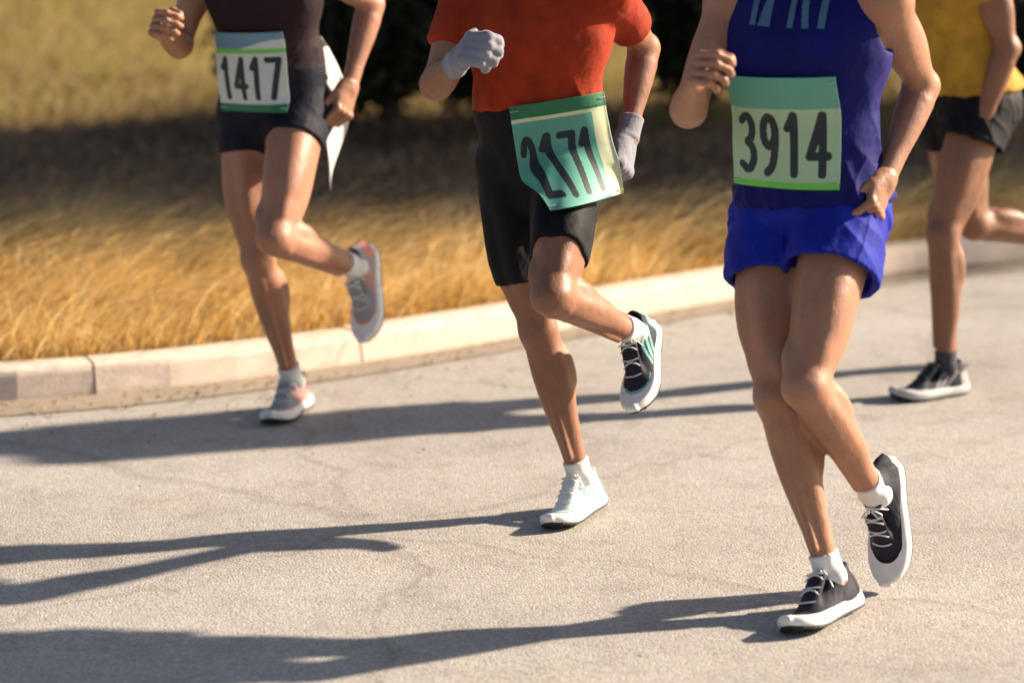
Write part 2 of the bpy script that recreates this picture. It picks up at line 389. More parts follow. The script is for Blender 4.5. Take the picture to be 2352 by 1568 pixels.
# brown shaded litter and dead grass behind it
n = 48000
x = rng.uniform(-4.6, 5, n); y = 8.9+rng.uniform(0, 1, n)**1.2*5.0; k_ = (np.abs(x) < y*.24+1.0) & (y > kerb_y(x)+.7); x, y = x[k_], y[k_]; n = len(x)
ptc = fbm2(x, y, 1.1, 33)
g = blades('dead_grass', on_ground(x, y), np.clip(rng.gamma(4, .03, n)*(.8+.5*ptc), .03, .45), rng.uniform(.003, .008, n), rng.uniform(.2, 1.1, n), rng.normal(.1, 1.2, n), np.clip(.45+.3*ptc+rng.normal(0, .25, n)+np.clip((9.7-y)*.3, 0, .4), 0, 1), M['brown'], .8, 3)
tag(g, 'brown dead grass on the shaded bank behind the verge', 'grass', kind='stuff')
def litter(name, x, y, size, tint, mat):
    n = len(x); P = on_ground(x, y); P[:, 2] += rng.uniform(.004, .03, n)
    a = rng.uniform(0, 2*pi, n); u = np.stack([np.cos(a), np.sin(a), rng.normal(0, .35, n)], 1); v = np.stack([-np.sin(a), np.cos(a), rng.normal(0, .35, n)], 1)
    s = size[:, None]; up = np.array([[0, 0, 1.]])*s*rng.uniform(.0, .4, n)[:, None]
    V = np.stack([P-u*s, P-v*s*.45+up*.5, P+u*s+up, P+v*s*.45+up*.2], 1).reshape(-1, 3)
    i = np.arange(n)*4
    me = np_mesh(name, V, np.concatenate([np.stack([i, i+1, i+2], 1), np.stack([i, i+2, i+3], 1)]), False)
    set_tint(me, np.repeat(tint, 4)); return obj(name, me, mat)
n = 16000
x = rng.uniform(-4, 4.6, n); y = rng.uniform(9.2, 16, n); k_ = (np.abs(x) < y*.24+.3) & (y > kerb_y(x)+.9); x, y = x[k_], y[k_]
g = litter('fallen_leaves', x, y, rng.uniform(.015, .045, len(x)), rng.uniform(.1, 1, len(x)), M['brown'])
tag(g, 'brown fallen leaves scattered over the shaded bank', 'leaves', kind='stuff')
# sunlit meadow farther back
n = 48000
x = rng.uniform(-9, 9, n); y = 12.9+rng.uniform(0, 1, n)**1.3*20; k_ = np.abs(x) < y*.235+1.2; x, y = x[k_], y[k_]; n = len(x)
ptc = fbm2(x, y, .7, 41)
g = blades('meadow_grass', on_ground(x, y), np.clip(rng.gamma(4, .045, n)*(.8+.5*ptc), .04, .6), rng.uniform(.008, .018, n), rng.uniform(.2, 1, n), rng.normal(.1, 1.2, n), np.clip(.5+.35*ptc+rng.normal(0, .2, n), 0, 1), M['meadow'], .8, 3)
tag(g, 'yellow green meadow grass in the sun beyond the shade', 'grass', kind='stuff')

# ------------------------------------------------------------------ shrubs, trees, fence
def tube_np(pts, rad, sides=7):
    pts = np.asarray(pts, float); V = []; n = len(pts)
    for i in range(n):
        d = pts[min(i+1, n-1)]-pts[max(i-1, 0)]; d /= np.linalg.norm(d)+1e-9
        a = np.cross(d, [0, 0, 1.] if abs(d[2]) < .9 else [1., 0, 0]); a /= np.linalg.norm(a); b_ = np.cross(d, a)
        for k in range(sides):
            t = 2*pi*k/sides; V.append(pts[i]+rad[i]*(cos(t)*a+sin(t)*b_))
    F_ = [(i*sides+k, i*sides+(k+1) % sides, (i+1)*sides+(k+1) % sides, (i+1)*sides+k) for i in range(n-1) for k in range(sides)]
    return np.array(V), np.array(F_)
def join_np(parts):
    V = []; Q = []; o_ = 0
    for v, f in parts: V.append(v); Q.append(np.asarray(f)+o_); o_ += len(v)
    return np.concatenate(V), np.concatenate(Q)
def crown_mesh(name, centres, radii, n, size, seed, mat):
    r = np.random.default_rng(seed); c = np.array(centres, float); rr = np.array(radii, float)
    if rr.ndim == 1: rr = np.stack([rr, rr, rr*.8], 1)
    w = rr[:, 0]*rr[:, 1]; idx = r.choice(len(c), n, p=w/w.sum())
    d = r.normal(size=(n, 3)); d /= np.linalg.norm(d, axis=1)[:, None]
    P = c[idx]+d*rr[idx]*(r.uniform(.25, 1, n)**.45)[:, None]
    P += .05*r.normal(size=P.shape)
    a = r.normal(size=(n, 3)); a /= np.linalg.norm(a, axis=1)[:, None]; b_ = np.cross(a, r.normal(size=(n, 3))); b_ /= np.linalg.norm(b_, axis=1)[:, None]
    s = (size*r.uniform(.6, 1.3, n))[:, None]
    V = np.stack([P-a*s, P-b_*s*.4, P+a*s, P+b_*s*.4], 1).reshape(-1, 3); i = np.arange(n)*4
    me = np_mesh(name, V, np.stack([i, i+1, i+2, i+3], 1), False)
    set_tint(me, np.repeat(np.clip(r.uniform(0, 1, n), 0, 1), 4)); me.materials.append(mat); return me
def shrub(loc, hgt, wid, n, seed, label, size=.05):
    r = random.Random(seed); root = empty('evergreen_shrub', loc, r.uniform(0, 6)); tag(root, label, 'shrub', 'dark shrubs on the bank')
    st = []; cs = []; rs = []
    for k in range(9):
        a = r.uniform(0, 6.28); rad = wid*.5*r.uniform(.2, .8); top = hgt*r.uniform(.5, .95)
        e = np.array([cos(a)*rad, sin(a)*rad, top]); mid = e*np.array([.45, .45, .55])
        st.append(tube_np([(0, 0, -.05), mid*.5, mid, e], [.022, .018, .013, .006], 5))
        for q in (.35, .6, .85, 1.0):
            cs.append(e*np.array([q, q, q])+np.array([r.uniform(-.1, .1)*wid, r.uniform(-.1, .1)*wid, 0])); s = wid*r.uniform(.15, .27); rs.append((s, s, s*.85))
    V, Fq = join_np(st); obj('stems', np_mesh('stems', V, Fq), M['bark'], root)
    obj('crown', crown_mesh('crown', cs, rs, n, size, seed, M['dark_leaf']), None, root)
    return root
def at_ground(px, d_y):
    s_ = (px-1176)/F_PX*d_y/cos(PITCH); x_ = s_; return (x_, d_y, float(terrain(np.array(x_), np.array(d_y-kerb_y(x_)))))
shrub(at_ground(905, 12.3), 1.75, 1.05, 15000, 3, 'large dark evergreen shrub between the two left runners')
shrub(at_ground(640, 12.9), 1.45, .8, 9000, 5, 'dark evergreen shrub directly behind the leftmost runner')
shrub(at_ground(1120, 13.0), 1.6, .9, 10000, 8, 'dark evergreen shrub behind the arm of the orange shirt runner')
shrub(at_ground(1590, 13.4), 1.5, .85, 10000, 14, 'dark evergreen shrub added to darken the gap between the orange and the blue runner')  # added shrub, put here to make this part of the background dark
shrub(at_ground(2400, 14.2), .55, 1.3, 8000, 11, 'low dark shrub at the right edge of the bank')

def make_tree(seed):
    r = random.Random(seed); root = empty('shade_tree'); parts = [tube_np([(0, 0, -.1), (.03, 0, .9), (-.02, .05, 2.0), (.05, .02, 3.4)], [.17, .13, .11, .06], 10)]
    cs, rs = [], []
    for k in range(9):
        a = k*2.4+r.uniform(-.3, .3); z0 = r.uniform(1.4, 3.0); L_ = r.uniform(1.0, 1.9)
        e = np.array([cos(a)*L_, sin(a)*L_, z0+r.uniform(.6, 1.6)])
        parts.append(tube_np([(0, 0, z0), e*np.array([.4, .4, 0])+np.array([0, 0, z0+.25*(e[2]-z0)]), e], [.06, .04, .012], 6))
        cs.append(e); rs.append(r.uniform(.6, .95)); cs.append(e*np.array([.5, .5, 1])+np.array([0, 0, .3])); rs.append(r.uniform(.6, .9))
    cs.append(np.array([0, 0, 4.2])); rs.append(1.1)
    V, Fq = join_np(parts); obj('trunk', np_mesh('trunk', V, Fq), M['bark'], root)
    obj('crown', crown_mesh('crown', cs, rs, 8000, .11, seed, M['tree_leaf']), None, root)
    return root
tree0 = make_tree(2)
tree_spots = [(5.2, 12.65, 'nearest leafy tree of the row right of the shaded bank'), (7.0, 13.5, 'second leafy tree of the row right of the shaded bank'),
              (8.4, 12.9, 'third leafy tree of the row right of the shaded bank'), (10.2, 14.3, 'fourth leafy tree of the row right of the shaded bank')]
for i, (tx, ty, lab) in enumerate(tree_spots):
    if i == 0: t_ = tree0
    else:
        t_ = tree0.copy(); COL.objects.link(t_)
        for ch in list(tree0.children):
            c_ = ch.copy(); COL.objects.link(c_); c_.parent = t_
    t_.location = (tx, ty, float(terrain(np.array(tx), np.array(ty-kerb_y(tx))))); t_.rotation_euler = (0, 0, i*1.9)
    s_ = [.95, 1.1, 1.0, 1.15, 1.05][i]; t_.scale = (s_, s_, s_)
    tag(t_, lab, 'tree', 'trees right of the bank')

fence = empty('board_fence', (4.3, 20.5, float(terrain(np.array(4.3), np.array(20.5-kerb_y(4.3)))))); tag(fence, 'weathered grey board fence at the far right behind the meadow', 'fence')
def box_np(cx, cy, cz, sx, sy, sz):
    V = np.array([(cx+a*sx/2, cy+b*sy/2, cz+c*sz/2) for a in (-1, 1) for b in (-1, 1) for c in (-1, 1)])
    return V, np.array([(0, 1, 3, 2), (4, 6, 7, 5), (0, 4, 5, 1), (2, 3, 7, 6), (0, 2, 6, 4), (1, 5, 7, 3)])
bme = np_mesh('board', *box_np(0, 0, .78, .135, .022, 1.5), smooth=False); bme.materials.append(M['board'])
for k in range(28):
    o = obj('board', bme, None, fence); o.location = (k*.148, 0, random.uniform(-.03, .03)); o.rotation_euler = (0, random.uniform(-.012, .012), 0)
for z in (.35, 1.2):
    obj('rail', np_mesh('rail', *box_np(2.0, .038, z, 4.2, .05, .09), smooth=False), M['board'], fence)
for px_ in (0.05, 2.0, 3.95):
    obj('post', np_mesh('post', *box_np(px_, .11, .75, .1, .09, 1.7), smooth=False), M['board'], fence)

# ------------------------------------------------------------------ figures: skeleton
def rot(axis, a):
    axis = np.asarray(axis, float); axis = axis/np.linalg.norm(axis)
    K = np.array([[0, -axis[2], axis[1]], [axis[2], 0, -axis[0]], [-axis[1], axis[0], 0]])
    return np.eye(3)+sin(a)*K+(1-cos(a))*K@K
X_ = np.array([1., 0, 0]); Y_ = np.array([0, 1., 0]); Z_ = np.array([0, 0, 1.])
def skel(p):
    g = lambda k, d=0.: radians(p.get(k, d)); S = p['S']; J = {}; Fm = {}
    Rp = rot(Z_, g('ptwist'))@rot(Y_, g('plean'))@rot(X_, g('ptilt')); P = np.array([0, 0, p['z']]); J['pelvis'] = P; Fm['pelvis'] = Rp
    for s, n in ((1, 'L'), (-1, 'R')):
        h = P+Rp@np.array([0, s*.088, 0])*S; J['hip'+n] = h
        R = Rp@rot(X_, s*g('ab'+n))@rot(Y_, -g('hf'+n))@rot(Z_, s*g('hr'+n)); k = h+R@np.array([0, 0, -.43])*S; J['knee'+n] = k; Fm['thigh'+n] = R
        R2 = R@rot(Y_, g('kf'+n)); a = k+R2@np.array([0, 0, -.425])*S; J['ank'+n] = a; Fm['shin'+n] = R2
        Fm['foot'+n] = R2@rot(Y_, g('pf'+n))
    Rc = rot(Z_, g('twist'))@rot(Y_, g('lean'))@rot(X_, g('tilt'))
    u, _, v = np.linalg.svd(Rp+Rc); Rm = u@v
    TS = p.get('TS', 1.0); w = P+Rm@np.array([0, 0, .14*TS])*S; J['waist'] = w; Fm['waist'] = Rm
    c = w+Rc@np.array([0, 0, .20*TS])*S; J['chest'] = c; Fm['chest'] = Rc
    nk = c+Rc@np.array([0, 0, .17])*S; J['neck'] = nk
    Rh = rot(Z_, g('hturn'))@rot(Y_, g('hnod', 5)); J['head'] = nk+Rh@np.array([.03, 0, .165])*S; Fm['head'] = Rh
    for s, n in ((1, 'L'), (-1, 'R')):
        sh = c+Rc@np.array([-.005, s*.182, .115])*S; J['sh'+n] = sh
        R = Rc@rot(X_, s*g('sab'+n, 12))@rot(Y_, -g('sf'+n))@rot(Z_, -s*g('srot'+n)); e = sh+R@np.array([0, 0, -.285])*S; J['elb'+n] = e; Fm['uarm'+n] = R
        R2 = R@rot(Y_, -g('ef'+n, 90))@rot(Z_, s*g('pron'+n, 0)); J['wr'+n] = e+R2@np.array([0, 0, -.25])*S; Fm['farm'+n] = R2
    return J, Fm

# ------------------------------------------------------------------ figures: implicit surfaces, meshed by surface nets
class Limb:
    """a tapering, asymmetric limb: st rows are (t, r_front, r_back, r_side), running down -z of frame R from A"""
    def __init__(s, A, R, L, st, k=.02, off=0.0, cap=1.0, S=1.0):
        s.A = np.asarray(A, float); s.R = R; s.L = L*S; s.st = np.array(st, float); s.st[:, 1:4] *= S; s.k = k*S; s.off = off; s.cap = cap
    def bbox(s):
        B = s.A - s.R[:, 2]*s.L; r = s.st[:, 1:4].max()+max(s.off, 0)+.038
        return np.minimum(s.A, B)-r, np.maximum(s.A, B)+r
    def d(s, P):
        q = (P-s.A.astype(P.dtype))@s.R.astype(P.dtype); u, v, w = q[..., 0], q[..., 1], -q[..., 2]; t = np.clip(w/s.L, 0, 1); e = w-t*s.L
        T = s.st[:, 0]; rf, rb, ry = (np.interp(t, T, s.st[:, k_]).astype(P.dtype) for k_ in (1, 2, 3))
        ru = np.where(u > 0, rf, rb); m_ = np.minimum(ru, ry)
        return (np.sqrt((u/ru)**2+(v/ry)**2+(e/(m_*s.cap))**2)-1)*m_ - s.off
class Ell:
    def __init__(s, C, R, rad, k=.02, off=0.0, S=1.0):
        s.C = np.asarray(C, float); s.R = R; s.rad = np.array(rad, float)*S; s.k = k*S; s.off = off
    def bbox(s):
        r = np.sqrt((s.R**2)@(s.rad**2))+max(s.off, 0)*2+.038; return s.C-r, s.C+r
    def d(s, P):
        q = ((P-s.C.astype(P.dtype))@(s.R/s.rad).astype(P.dtype)); return (np.sqrt((q*q).sum(-1))-1)*P.dtype.type(s.rad.min()) - P.dtype.type(s.off)
class Field:
    BIG = .09
    def __init__(s, prims, h, extra=.0, fill=True):
        lo = np.min([p.bbox()[0] for p in prims], 0)-.01-extra; hi = np.max([p.bbox()[1] for p in prims], 0)+.01+extra
        s.h = h; s.o = lo; s.n = np.ceil((hi-lo)/h).astype(int)+1; s.f = np.full(s.n, s.BIG, np.float32)
        for p in (prims if fill else []): s.add(p)
    def sub(s, lo, hi):
        a = np.clip(np.floor((lo-s.o)/s.h).astype(int), 0, s.n); b_ = np.clip(np.ceil((hi-s.o)/s.h).astype(int)+1, 0, s.n)
        sl_ = tuple(slice(i, j) for i, j in zip(a, b_))
        ax = [(s.o[i]+s.h*np.arange(a[i], b_[i])).astype(np.float32) for i in range(3)]
        return sl_, np.stack(np.meshgrid(*ax, indexing='ij'), -1)
    def add(s, p):
        sl_, P = s.sub(*p.bbox()); d = p.d(P).astype(np.float32); a = s.f[sl_]; k = max(p.k, 1e-4)
        hh = np.clip(.5+.5*(d-a)/k, 0, 1); s.f[sl_] = np.minimum(d*(1-hh)+a*hh-k*hh*(1-hh), s.BIG)
    def all_pts(s): return s.sub(s.o, s.o+s.h*s.n)[1]
    def plane(s, p, n):
        ax = [s.o[i]+s.h*np.arange(s.n[i])-p[i] for i in range(3)]
        return (ax[0]*n[0])[:, None, None].astype(np.float32)+(ax[1]*n[1])[None, :, None].astype(np.float32)+(ax[2]*n[2])[None, None, :].astype(np.float32)
    def carve(s, p):
        sl_, P = s.sub(*p.bbox()); s.f[sl_] = np.maximum(s.f[sl_], -p.d(P).astype(np.float32))
    def carve_fn(s, fn): s.f = np.maximum(s.f, fn(s.all_pts()).astype(np.float32))
    def sample(s, P):
        q = np.clip((P-s.o)/s.h, 0, np.array(s.n)-1.001); i = q.astype(int); f = q-i; r = 0
        for a in (0, 1):
            for b_ in (0, 1):
                for c in (0, 1):
                    r = r + (f[:, 0] if a else 1-f[:, 0])*(f[:, 1] if b_ else 1-f[:, 1])*(f[:, 2] if c else 1-f[:, 2])*s.f[i[:, 0]+a, i[:, 1]+b_, i[:, 2]+c]
        return r
    def march(s, P, d, off, steps=60):
        """from points P go along d until the field equals off"""
        P = P.copy(); t = np.zeros(len(P))
        for _ in range(steps):
            v = s.sample(P+d*t[:, None])-off; t += np.clip(v, -.02, .04)*.8
        return P+d*t[:, None], t
    def mesh(s):
        f = s.f; sg = f < 0; c = np.zeros(tuple(k-1 for k in f.shape), np.uint8)
        for a in (0, 1):
            for b_ in (0, 1):
                for e in (0, 1): c += sg[a:f.shape[0]-1+a, b_:f.shape[1]-1+b_, e:f.shape[2]-1+e]
        msk = (c > 0) & (c < 8); idx = np.argwhere(msk); vid = np.full(c.shape, -1, np.int32); vid[msk] = np.arange(len(idx))
        co = [(a, b_, e) for a in (0, 1) for b_ in (0, 1) for e in (0, 1)]
        val = np.stack([f[idx[:, 0]+a, idx[:, 1]+b_, idx[:, 2]+e] for a, b_, e in co], 1)
        acc = np.zeros((len(idx), 3)); cnt = np.zeros(len(idx))
        for i in range(8):
            for j in range(i+1, 8):
                df = np.array(co[j])-np.array(co[i])
                if np.abs(df).sum() != 1: continue
                va, vb = val[:, i], val[:, j]; m_ = (va < 0) != (vb < 0)
                t = np.where(m_, va/np.where(va == vb, 1, va-vb), 0)
                acc += np.where(m_[:, None], np.array(co[i])+t[:, None]*df, 0); cnt += m_
        V = s.o+s.h*(idx+acc/cnt[:, None]); Q = []
        for ax in range(3):
            sh = [list(f.shape)]; A = [slice(None)]*3; B = [slice(None)]*3; A[ax] = slice(0, -1); B[ax] = slice(1, None)
            cr = sg[tuple(A)] != sg[tuple(B)]; e = np.argwhere(cr); u, w = (ax+1) % 3, (ax+2) % 3
            ok = (e[:, u] > 0) & (e[:, w] > 0) & (e[:, u] < f.shape[u]-1) & (e[:, w] < f.shape[w]-1); e = e[ok]
            ins = sg[e[:, 0], e[:, 1], e[:, 2]]; r = []
            for du, dw in ((-1, -1), (0, -1), (0, 0), (-1, 0)):
                g = e.copy(); g[:, u] += du; g[:, w] += dw; r.append(vid[g[:, 0], g[:, 1], g[:, 2]])
            q = np.stack(r, 1); q[~ins] = q[~ins][:, ::-1]; Q.append(q)
        return V, np.concatenate(Q)
def vnormals(V, Q):
    n = np.cross(V[Q[:, 2]]-V[Q[:, 0]], V[Q[:, 3]]-V[Q[:, 1]]); r = np.zeros_like(V)
    for k in range(4):
        for a in range(3): r[:, a] += np.bincount(Q[:, k], n[:, a], len(V))
    return r/(np.linalg.norm(r, axis=1)[:, None]+1e-12)
def relax(V, Q, it=2, lam=.5):
    for _ in range(it):
        acc = np.zeros_like(V); cnt = np.zeros(len(V))
        for k in range(4):
            j = Q[:, (k+1) % 4]
            for a in range(3):
                acc[:, a] += np.bincount(Q[:, k], V[j, a], len(V)); acc[:, a] += np.bincount(j, V[Q[:, k], a], len(V))
            cnt += np.bincount(Q[:, k], minlength=len(V)) + np.bincount(j, minlength=len(V))
        V = V+lam*(acc/cnt[:, None]-V)
    return V

TH = [(0, .080, .086, .083), (.2, .086, .086, .082), (.45, .079, .075, .073), (.7, .064, .058, .060), (.88, .051, .047, .050), (1, .046, .044, .048)]
SH = [(0, .044, .043, .047), (.12, .042, .049, .047), (.28, .040, .058, .051), (.42, .037, .055, .048), (.58, .034, .043, .040), (.74, .030, .034, .032), (.9, .029, .034, .028), (1, .031, .038, .030)]
UA = [(0, .047, .047, .046), (.3, .047, .045, .042), (.6, .042, .043, .039), (.85, .035, .036, .037), (1, .034, .036, .038)]
FA = [(0, .036, .036, .039), (.18, .041, .040, .042), (.4, .037, .037, .037), (.7, .028, .028, .027), (1, .026, .026, .021)]
TORSO_LOW = [(0, .100, .092, .142), (.4, .102, .100, .150), (.75, .094, .110, .160), (1, .075, .09, .14)]
TORSO_MID = [(0, .112, .108, .158), (.5, .106, .100, .146), (1, .100, .092, .140)]
TORSO_TOP = [(0, .055, .060, .090), (.35, .085, .095, .150), (.7, .108, .108, .166), (1, .112, .108, .160)]
def body_prims(J, Fm, S, build=1.0):
    P = []; sc = lambda st: [(r[0], r[1]*build, r[2]*build, r[3]*build) for r in st]
    Rp = Fm['pelvis']; Rw = Fm['waist']; Rc = Fm['chest']
    P.append(Limb(J['waist'], Rp, .20, TORSO_LOW, .03, S=S)); P.append(Limb(J['chest'], Rc, .20, TORSO_MID, .05, S=S))
    P.append(Limb(J['neck']-Rc[:, 2]*.0, Rc, .17, TORSO_TOP, .05, S=S))
    for s, n in ((1, 'L'), (-1, 'R')):
        R = Fm['thigh'+n]; h = J['hip'+n]; kn = J['knee'+n]; an = J['ank'+n]; R2 = Fm['shin'+n]; R3 = Fm['foot'+n]
        i0 = len(P); P.append(Limb(h, R, .43, sc(TH), .035, S=S))
        P.append(Ell(h+Rp@np.array([-.055, -s*.012, -.005])*S, Rp, (.082, .076, .095), .04, S=S))
        P.append(Ell(h+R@np.array([.026, s*.036, -.20])*S, R, (.052, .044, .15), .014, S=S)); P.append(Ell(h+R@np.array([.044, -s*.004, -.19])*S, R, (.046, .034, .15), .012, S=S)); P.append(Ell(h+R@np.array([-.034, -s*.022, -.22])*S, R, (.044, .036, .15), .014, S=S)); P.append(Ell(h+R@np.array([-.034, s*.024, -.23])*S, R, (.042, .034, .15), .014, S=S))          # outer quad
        P.append(Ell(kn+R@np.array([.022, -s*.032, .068])*S, R, (.030, .025, .052), .010, S=S)); P.append(Ell(kn+R@np.array([.022, s*.032, .095])*S, R, (.026, .022, .055), .012, S=S)); [P.append(Limb(kn+R@np.array([-.036, q*.024, .08])*S, R, .10, [(0, .014, .014, .012), (1, .010, .010, .009)], .012, S=S)) for q in (1, -1)]         # teardrop muscle
        for q_ in P[i0:]: q_.reg = 'leg'+n
        P.append(Limb(kn, R2, .425, sc(SH), .022, S=S))
        Rk = rot(R[:, 1], radians(0))@R
        mid = R+R2; u, _, v = np.linalg.svd(mid); Rm = u@v
        P.append(Ell(kn+Rm@np.array([.031, 0, .0])*S, Rm, (.019, .025, .029), .012, S=S)); P.append(Limb(kn+R2@np.array([.034, 0, -.02])*S, R2, .06, [(0, .012, .012, .013), (1, .009, .012, .011)], .016, S=S))           # knee cap
        P.append(Ell(kn+R2@np.array([-.036, -s*.022, -.122])*S, R2, (.032, .030, .082), .011, S=S))     # calf, inner head
        P.append(Ell(kn+R2@np.array([-.035, s*.023, -.104])*S, R2, (.029, .027, .074), .011, S=S)); P.append(Ell(kn+R2@np.array([-.012, s*.026, -.20])*S, R2, (.024, .018, .085), .014, S=S)); P.append(Limb(an+R2@np.array([-.030, 0, .13])*S, R2, .14, [(0, .012, .012, .016), (1, .012, .012, .009)], .014, S=S))
        P.append(Ell(kn+R2@np.array([.022, s*.016, -.13])*S, R2, (.020, .018, .10), .012, S=S)); P.append(Limb(kn+R2@np.array([.036, -s*.006, -.05])*S, R2, .30, [(0, .009, .009, .010), (1, .006, .008, .008)], .010, S=S))         # shin muscle
        for q in (1, -1): P.append(Ell(an+R2@np.array([.0, q*.028, -.002+.006*q*s])*S, R2, (.015, .011, .016), .014, S=S))
        P.append(Limb(an+R3@np.array([.015, 0, -.055])*S, R3@rot(Y_, radians(-85)), .11, [(0, .022, .02, .024), (1, .010, .010, .03)], .015, S=S))
        P.append(Ell(an+R3@np.array([-.03, 0, -.045])*S, R3, (.03, .027, .03), .025, S=S))
        shd = J['sh'+n]; Ra = Fm['uarm'+n]; el = J['elb'+n]; Rf = Fm['farm'+n]
        P.append(Limb(shd, Ra, .285, sc(UA), .03, S=S)); P.append(Ell(shd+Rc@np.array([0, -s*.004, .006])*S, Rc, (.058, .056, .058), .04, S=S))
        P.append(Ell(shd+Ra@np.array([.018, 0, -.15])*S, Ra, (.034, .033, .075), .02, S=S)); P.append(Ell(shd+Ra@np.array([-.02, 0, -.14])*S, Ra, (.032, .036, .085), .02, S=S))
        P.append(Limb(el, Rf, .25, sc(FA), .016, S=S))
        P.append(Ell(el+Ra@np.array([-.022, 0, -.006])*S, Ra, (.018, .02, .022), .02, S=S))
        P.append(Limb(J['neck']+Rc@np.array([-.012, s*.05, -.012])*S, Rc@rot(X_, s*radians(68)), .12, [(0, .035, .04, .045), (1, .03, .03, .03)], .05, S=S))
    Rh = Fm['head']; hc = J['head']
    P.append(Limb(J['neck']+Rc@np.array([.02, 0, .10])*S, Rc, .12, [(0, .054, .054, .052), (1, .06, .058, .06)], .04, S=S))
    P.append(Ell(hc+Rh@np.array([-.008, 0, .022])*S, Rh, (.098, .076, .098), .02, S=S)); P.append(Ell(hc+Rh@np.array([.026, 0, -.055])*S, Rh, (.060, .055, .068), .03, S=S))
    P.append(Limb(hc+Rh@np.array([.088, 0, .006])*S, Rh@rot(Y_, radians(-22)), .045, [(0, .008, .01, .008), (1, .013, .012, .016)], .012, S=S))
    P.append(Ell(hc+Rh@np.array([.083, 0, -.062])*S, Rh, (.010, .024, .008), .008, S=S)); P.append(Ell(hc+Rh@np.array([.07, 0, -.100])*S, Rh, (.020, .026, .018), .02, S=S))
    P.append(Ell(hc+Rh@np.array([.078, 0, .034])*S, Rh, (.014, .052, .011), .02, S=S))
    for s in (1, -1): P.append(Ell(hc+Rh@np.array([-.006, s*.076, -.005])*S, Rh@rot(Z_, s*.35), (.020, .007, .031), .006, S=S))
    return P
def hand_prims(J, Fm, n, s, S, off=0.0):
    R = Fm['farm'+n]; w = J['wr'+n]; P = []
    P.append(Limb(w+R@np.array([0, 0, .0])*S, R, .085, [(0, .026, .026, .019), (.4, .037, .036, .017), (.8, .041, .039, .015), (1, .040, .036, .013)], .018, off, .5, S))
    P.append(Ell(w+R@np.array([.022, -s*.010, -.035])*S, R, (.020, .018, .034), .014, off, S))     # thumb pad
    L3 = [(.046, .029, .021), (.050, .031, .022), (.046, .029, .021), (.037, .023, .019)]
    for i, xo in enumerate((.031, .011, -.010, -.029)):
        p = w+R@np.array([xo, 0, -.088])*S; a = 0
        for q, (ln, cu) in enumerate(zip(L3[i], (38+5*i, 72, 48))):
            a += radians(cu); Rr = R@rot(X_, -s*a)                      # curl towards the palm
            r0 = .0094-.0008*q-.0008*(i == 3)
            P.append(Limb(p, Rr, ln, [(0, r0, r0, r0), (.5, r0*.93, r0*.93, r0*.93), (.85, r0*1.06, r0*1.06, r0*1.02), (1, r0*.98, r0*.98, r0*.98)], .0032, off, 1.0, S)); p = p-Rr[:, 2]*ln*S
    for xo in (.031, .011, -.010, -.029): P.append(Ell(w+R@np.array([xo, s*.006, -.084])*S, R, (.0085, .010, .011), .006, off, S))   # knuckles
    p = w+R@np.array([.036, -s*.012, -.040])*S
    for ln, ax, ay, r0 in ((.042, 14, 28, .0115), (.032, -8, 52, .0102)):
        Rr = R@rot(X_, -s*radians(ay))@rot(Y_, -radians(ax)); P.append(Limb(p, Rr, ln, [(0, r0, r0, r0), (1, r0*.9, r0*.9, r0*.9)], .008, off, 1.0, S)); p = p-Rr[:, 2]*ln*S
    return P

def grow(st, offs):
    """add an offset that varies along the limb: offs rows (t, off)"""
    T = [o_[0] for o_ in offs]; Oo = [o_[1] for o_ in offs]; ts = sorted(set([r[0] for r in st]+T)); a = np.array(st)
    return [(t,)+tuple(np.interp(t, a[:, 0], a[:, k])+np.interp(t, T, Oo) for k in (1, 2, 3)) for t in ts]
def crop(st, t0, t1):
    a = np.array(st); ts = [t0]+[t for t in a[:, 0] if t0 < t < t1]+[t1]
    return [((t-t0)/(t1-t0),)+tuple(np.interp(t, a[:, 0], a[:, k]) for k in (1, 2, 3)) for t in ts]

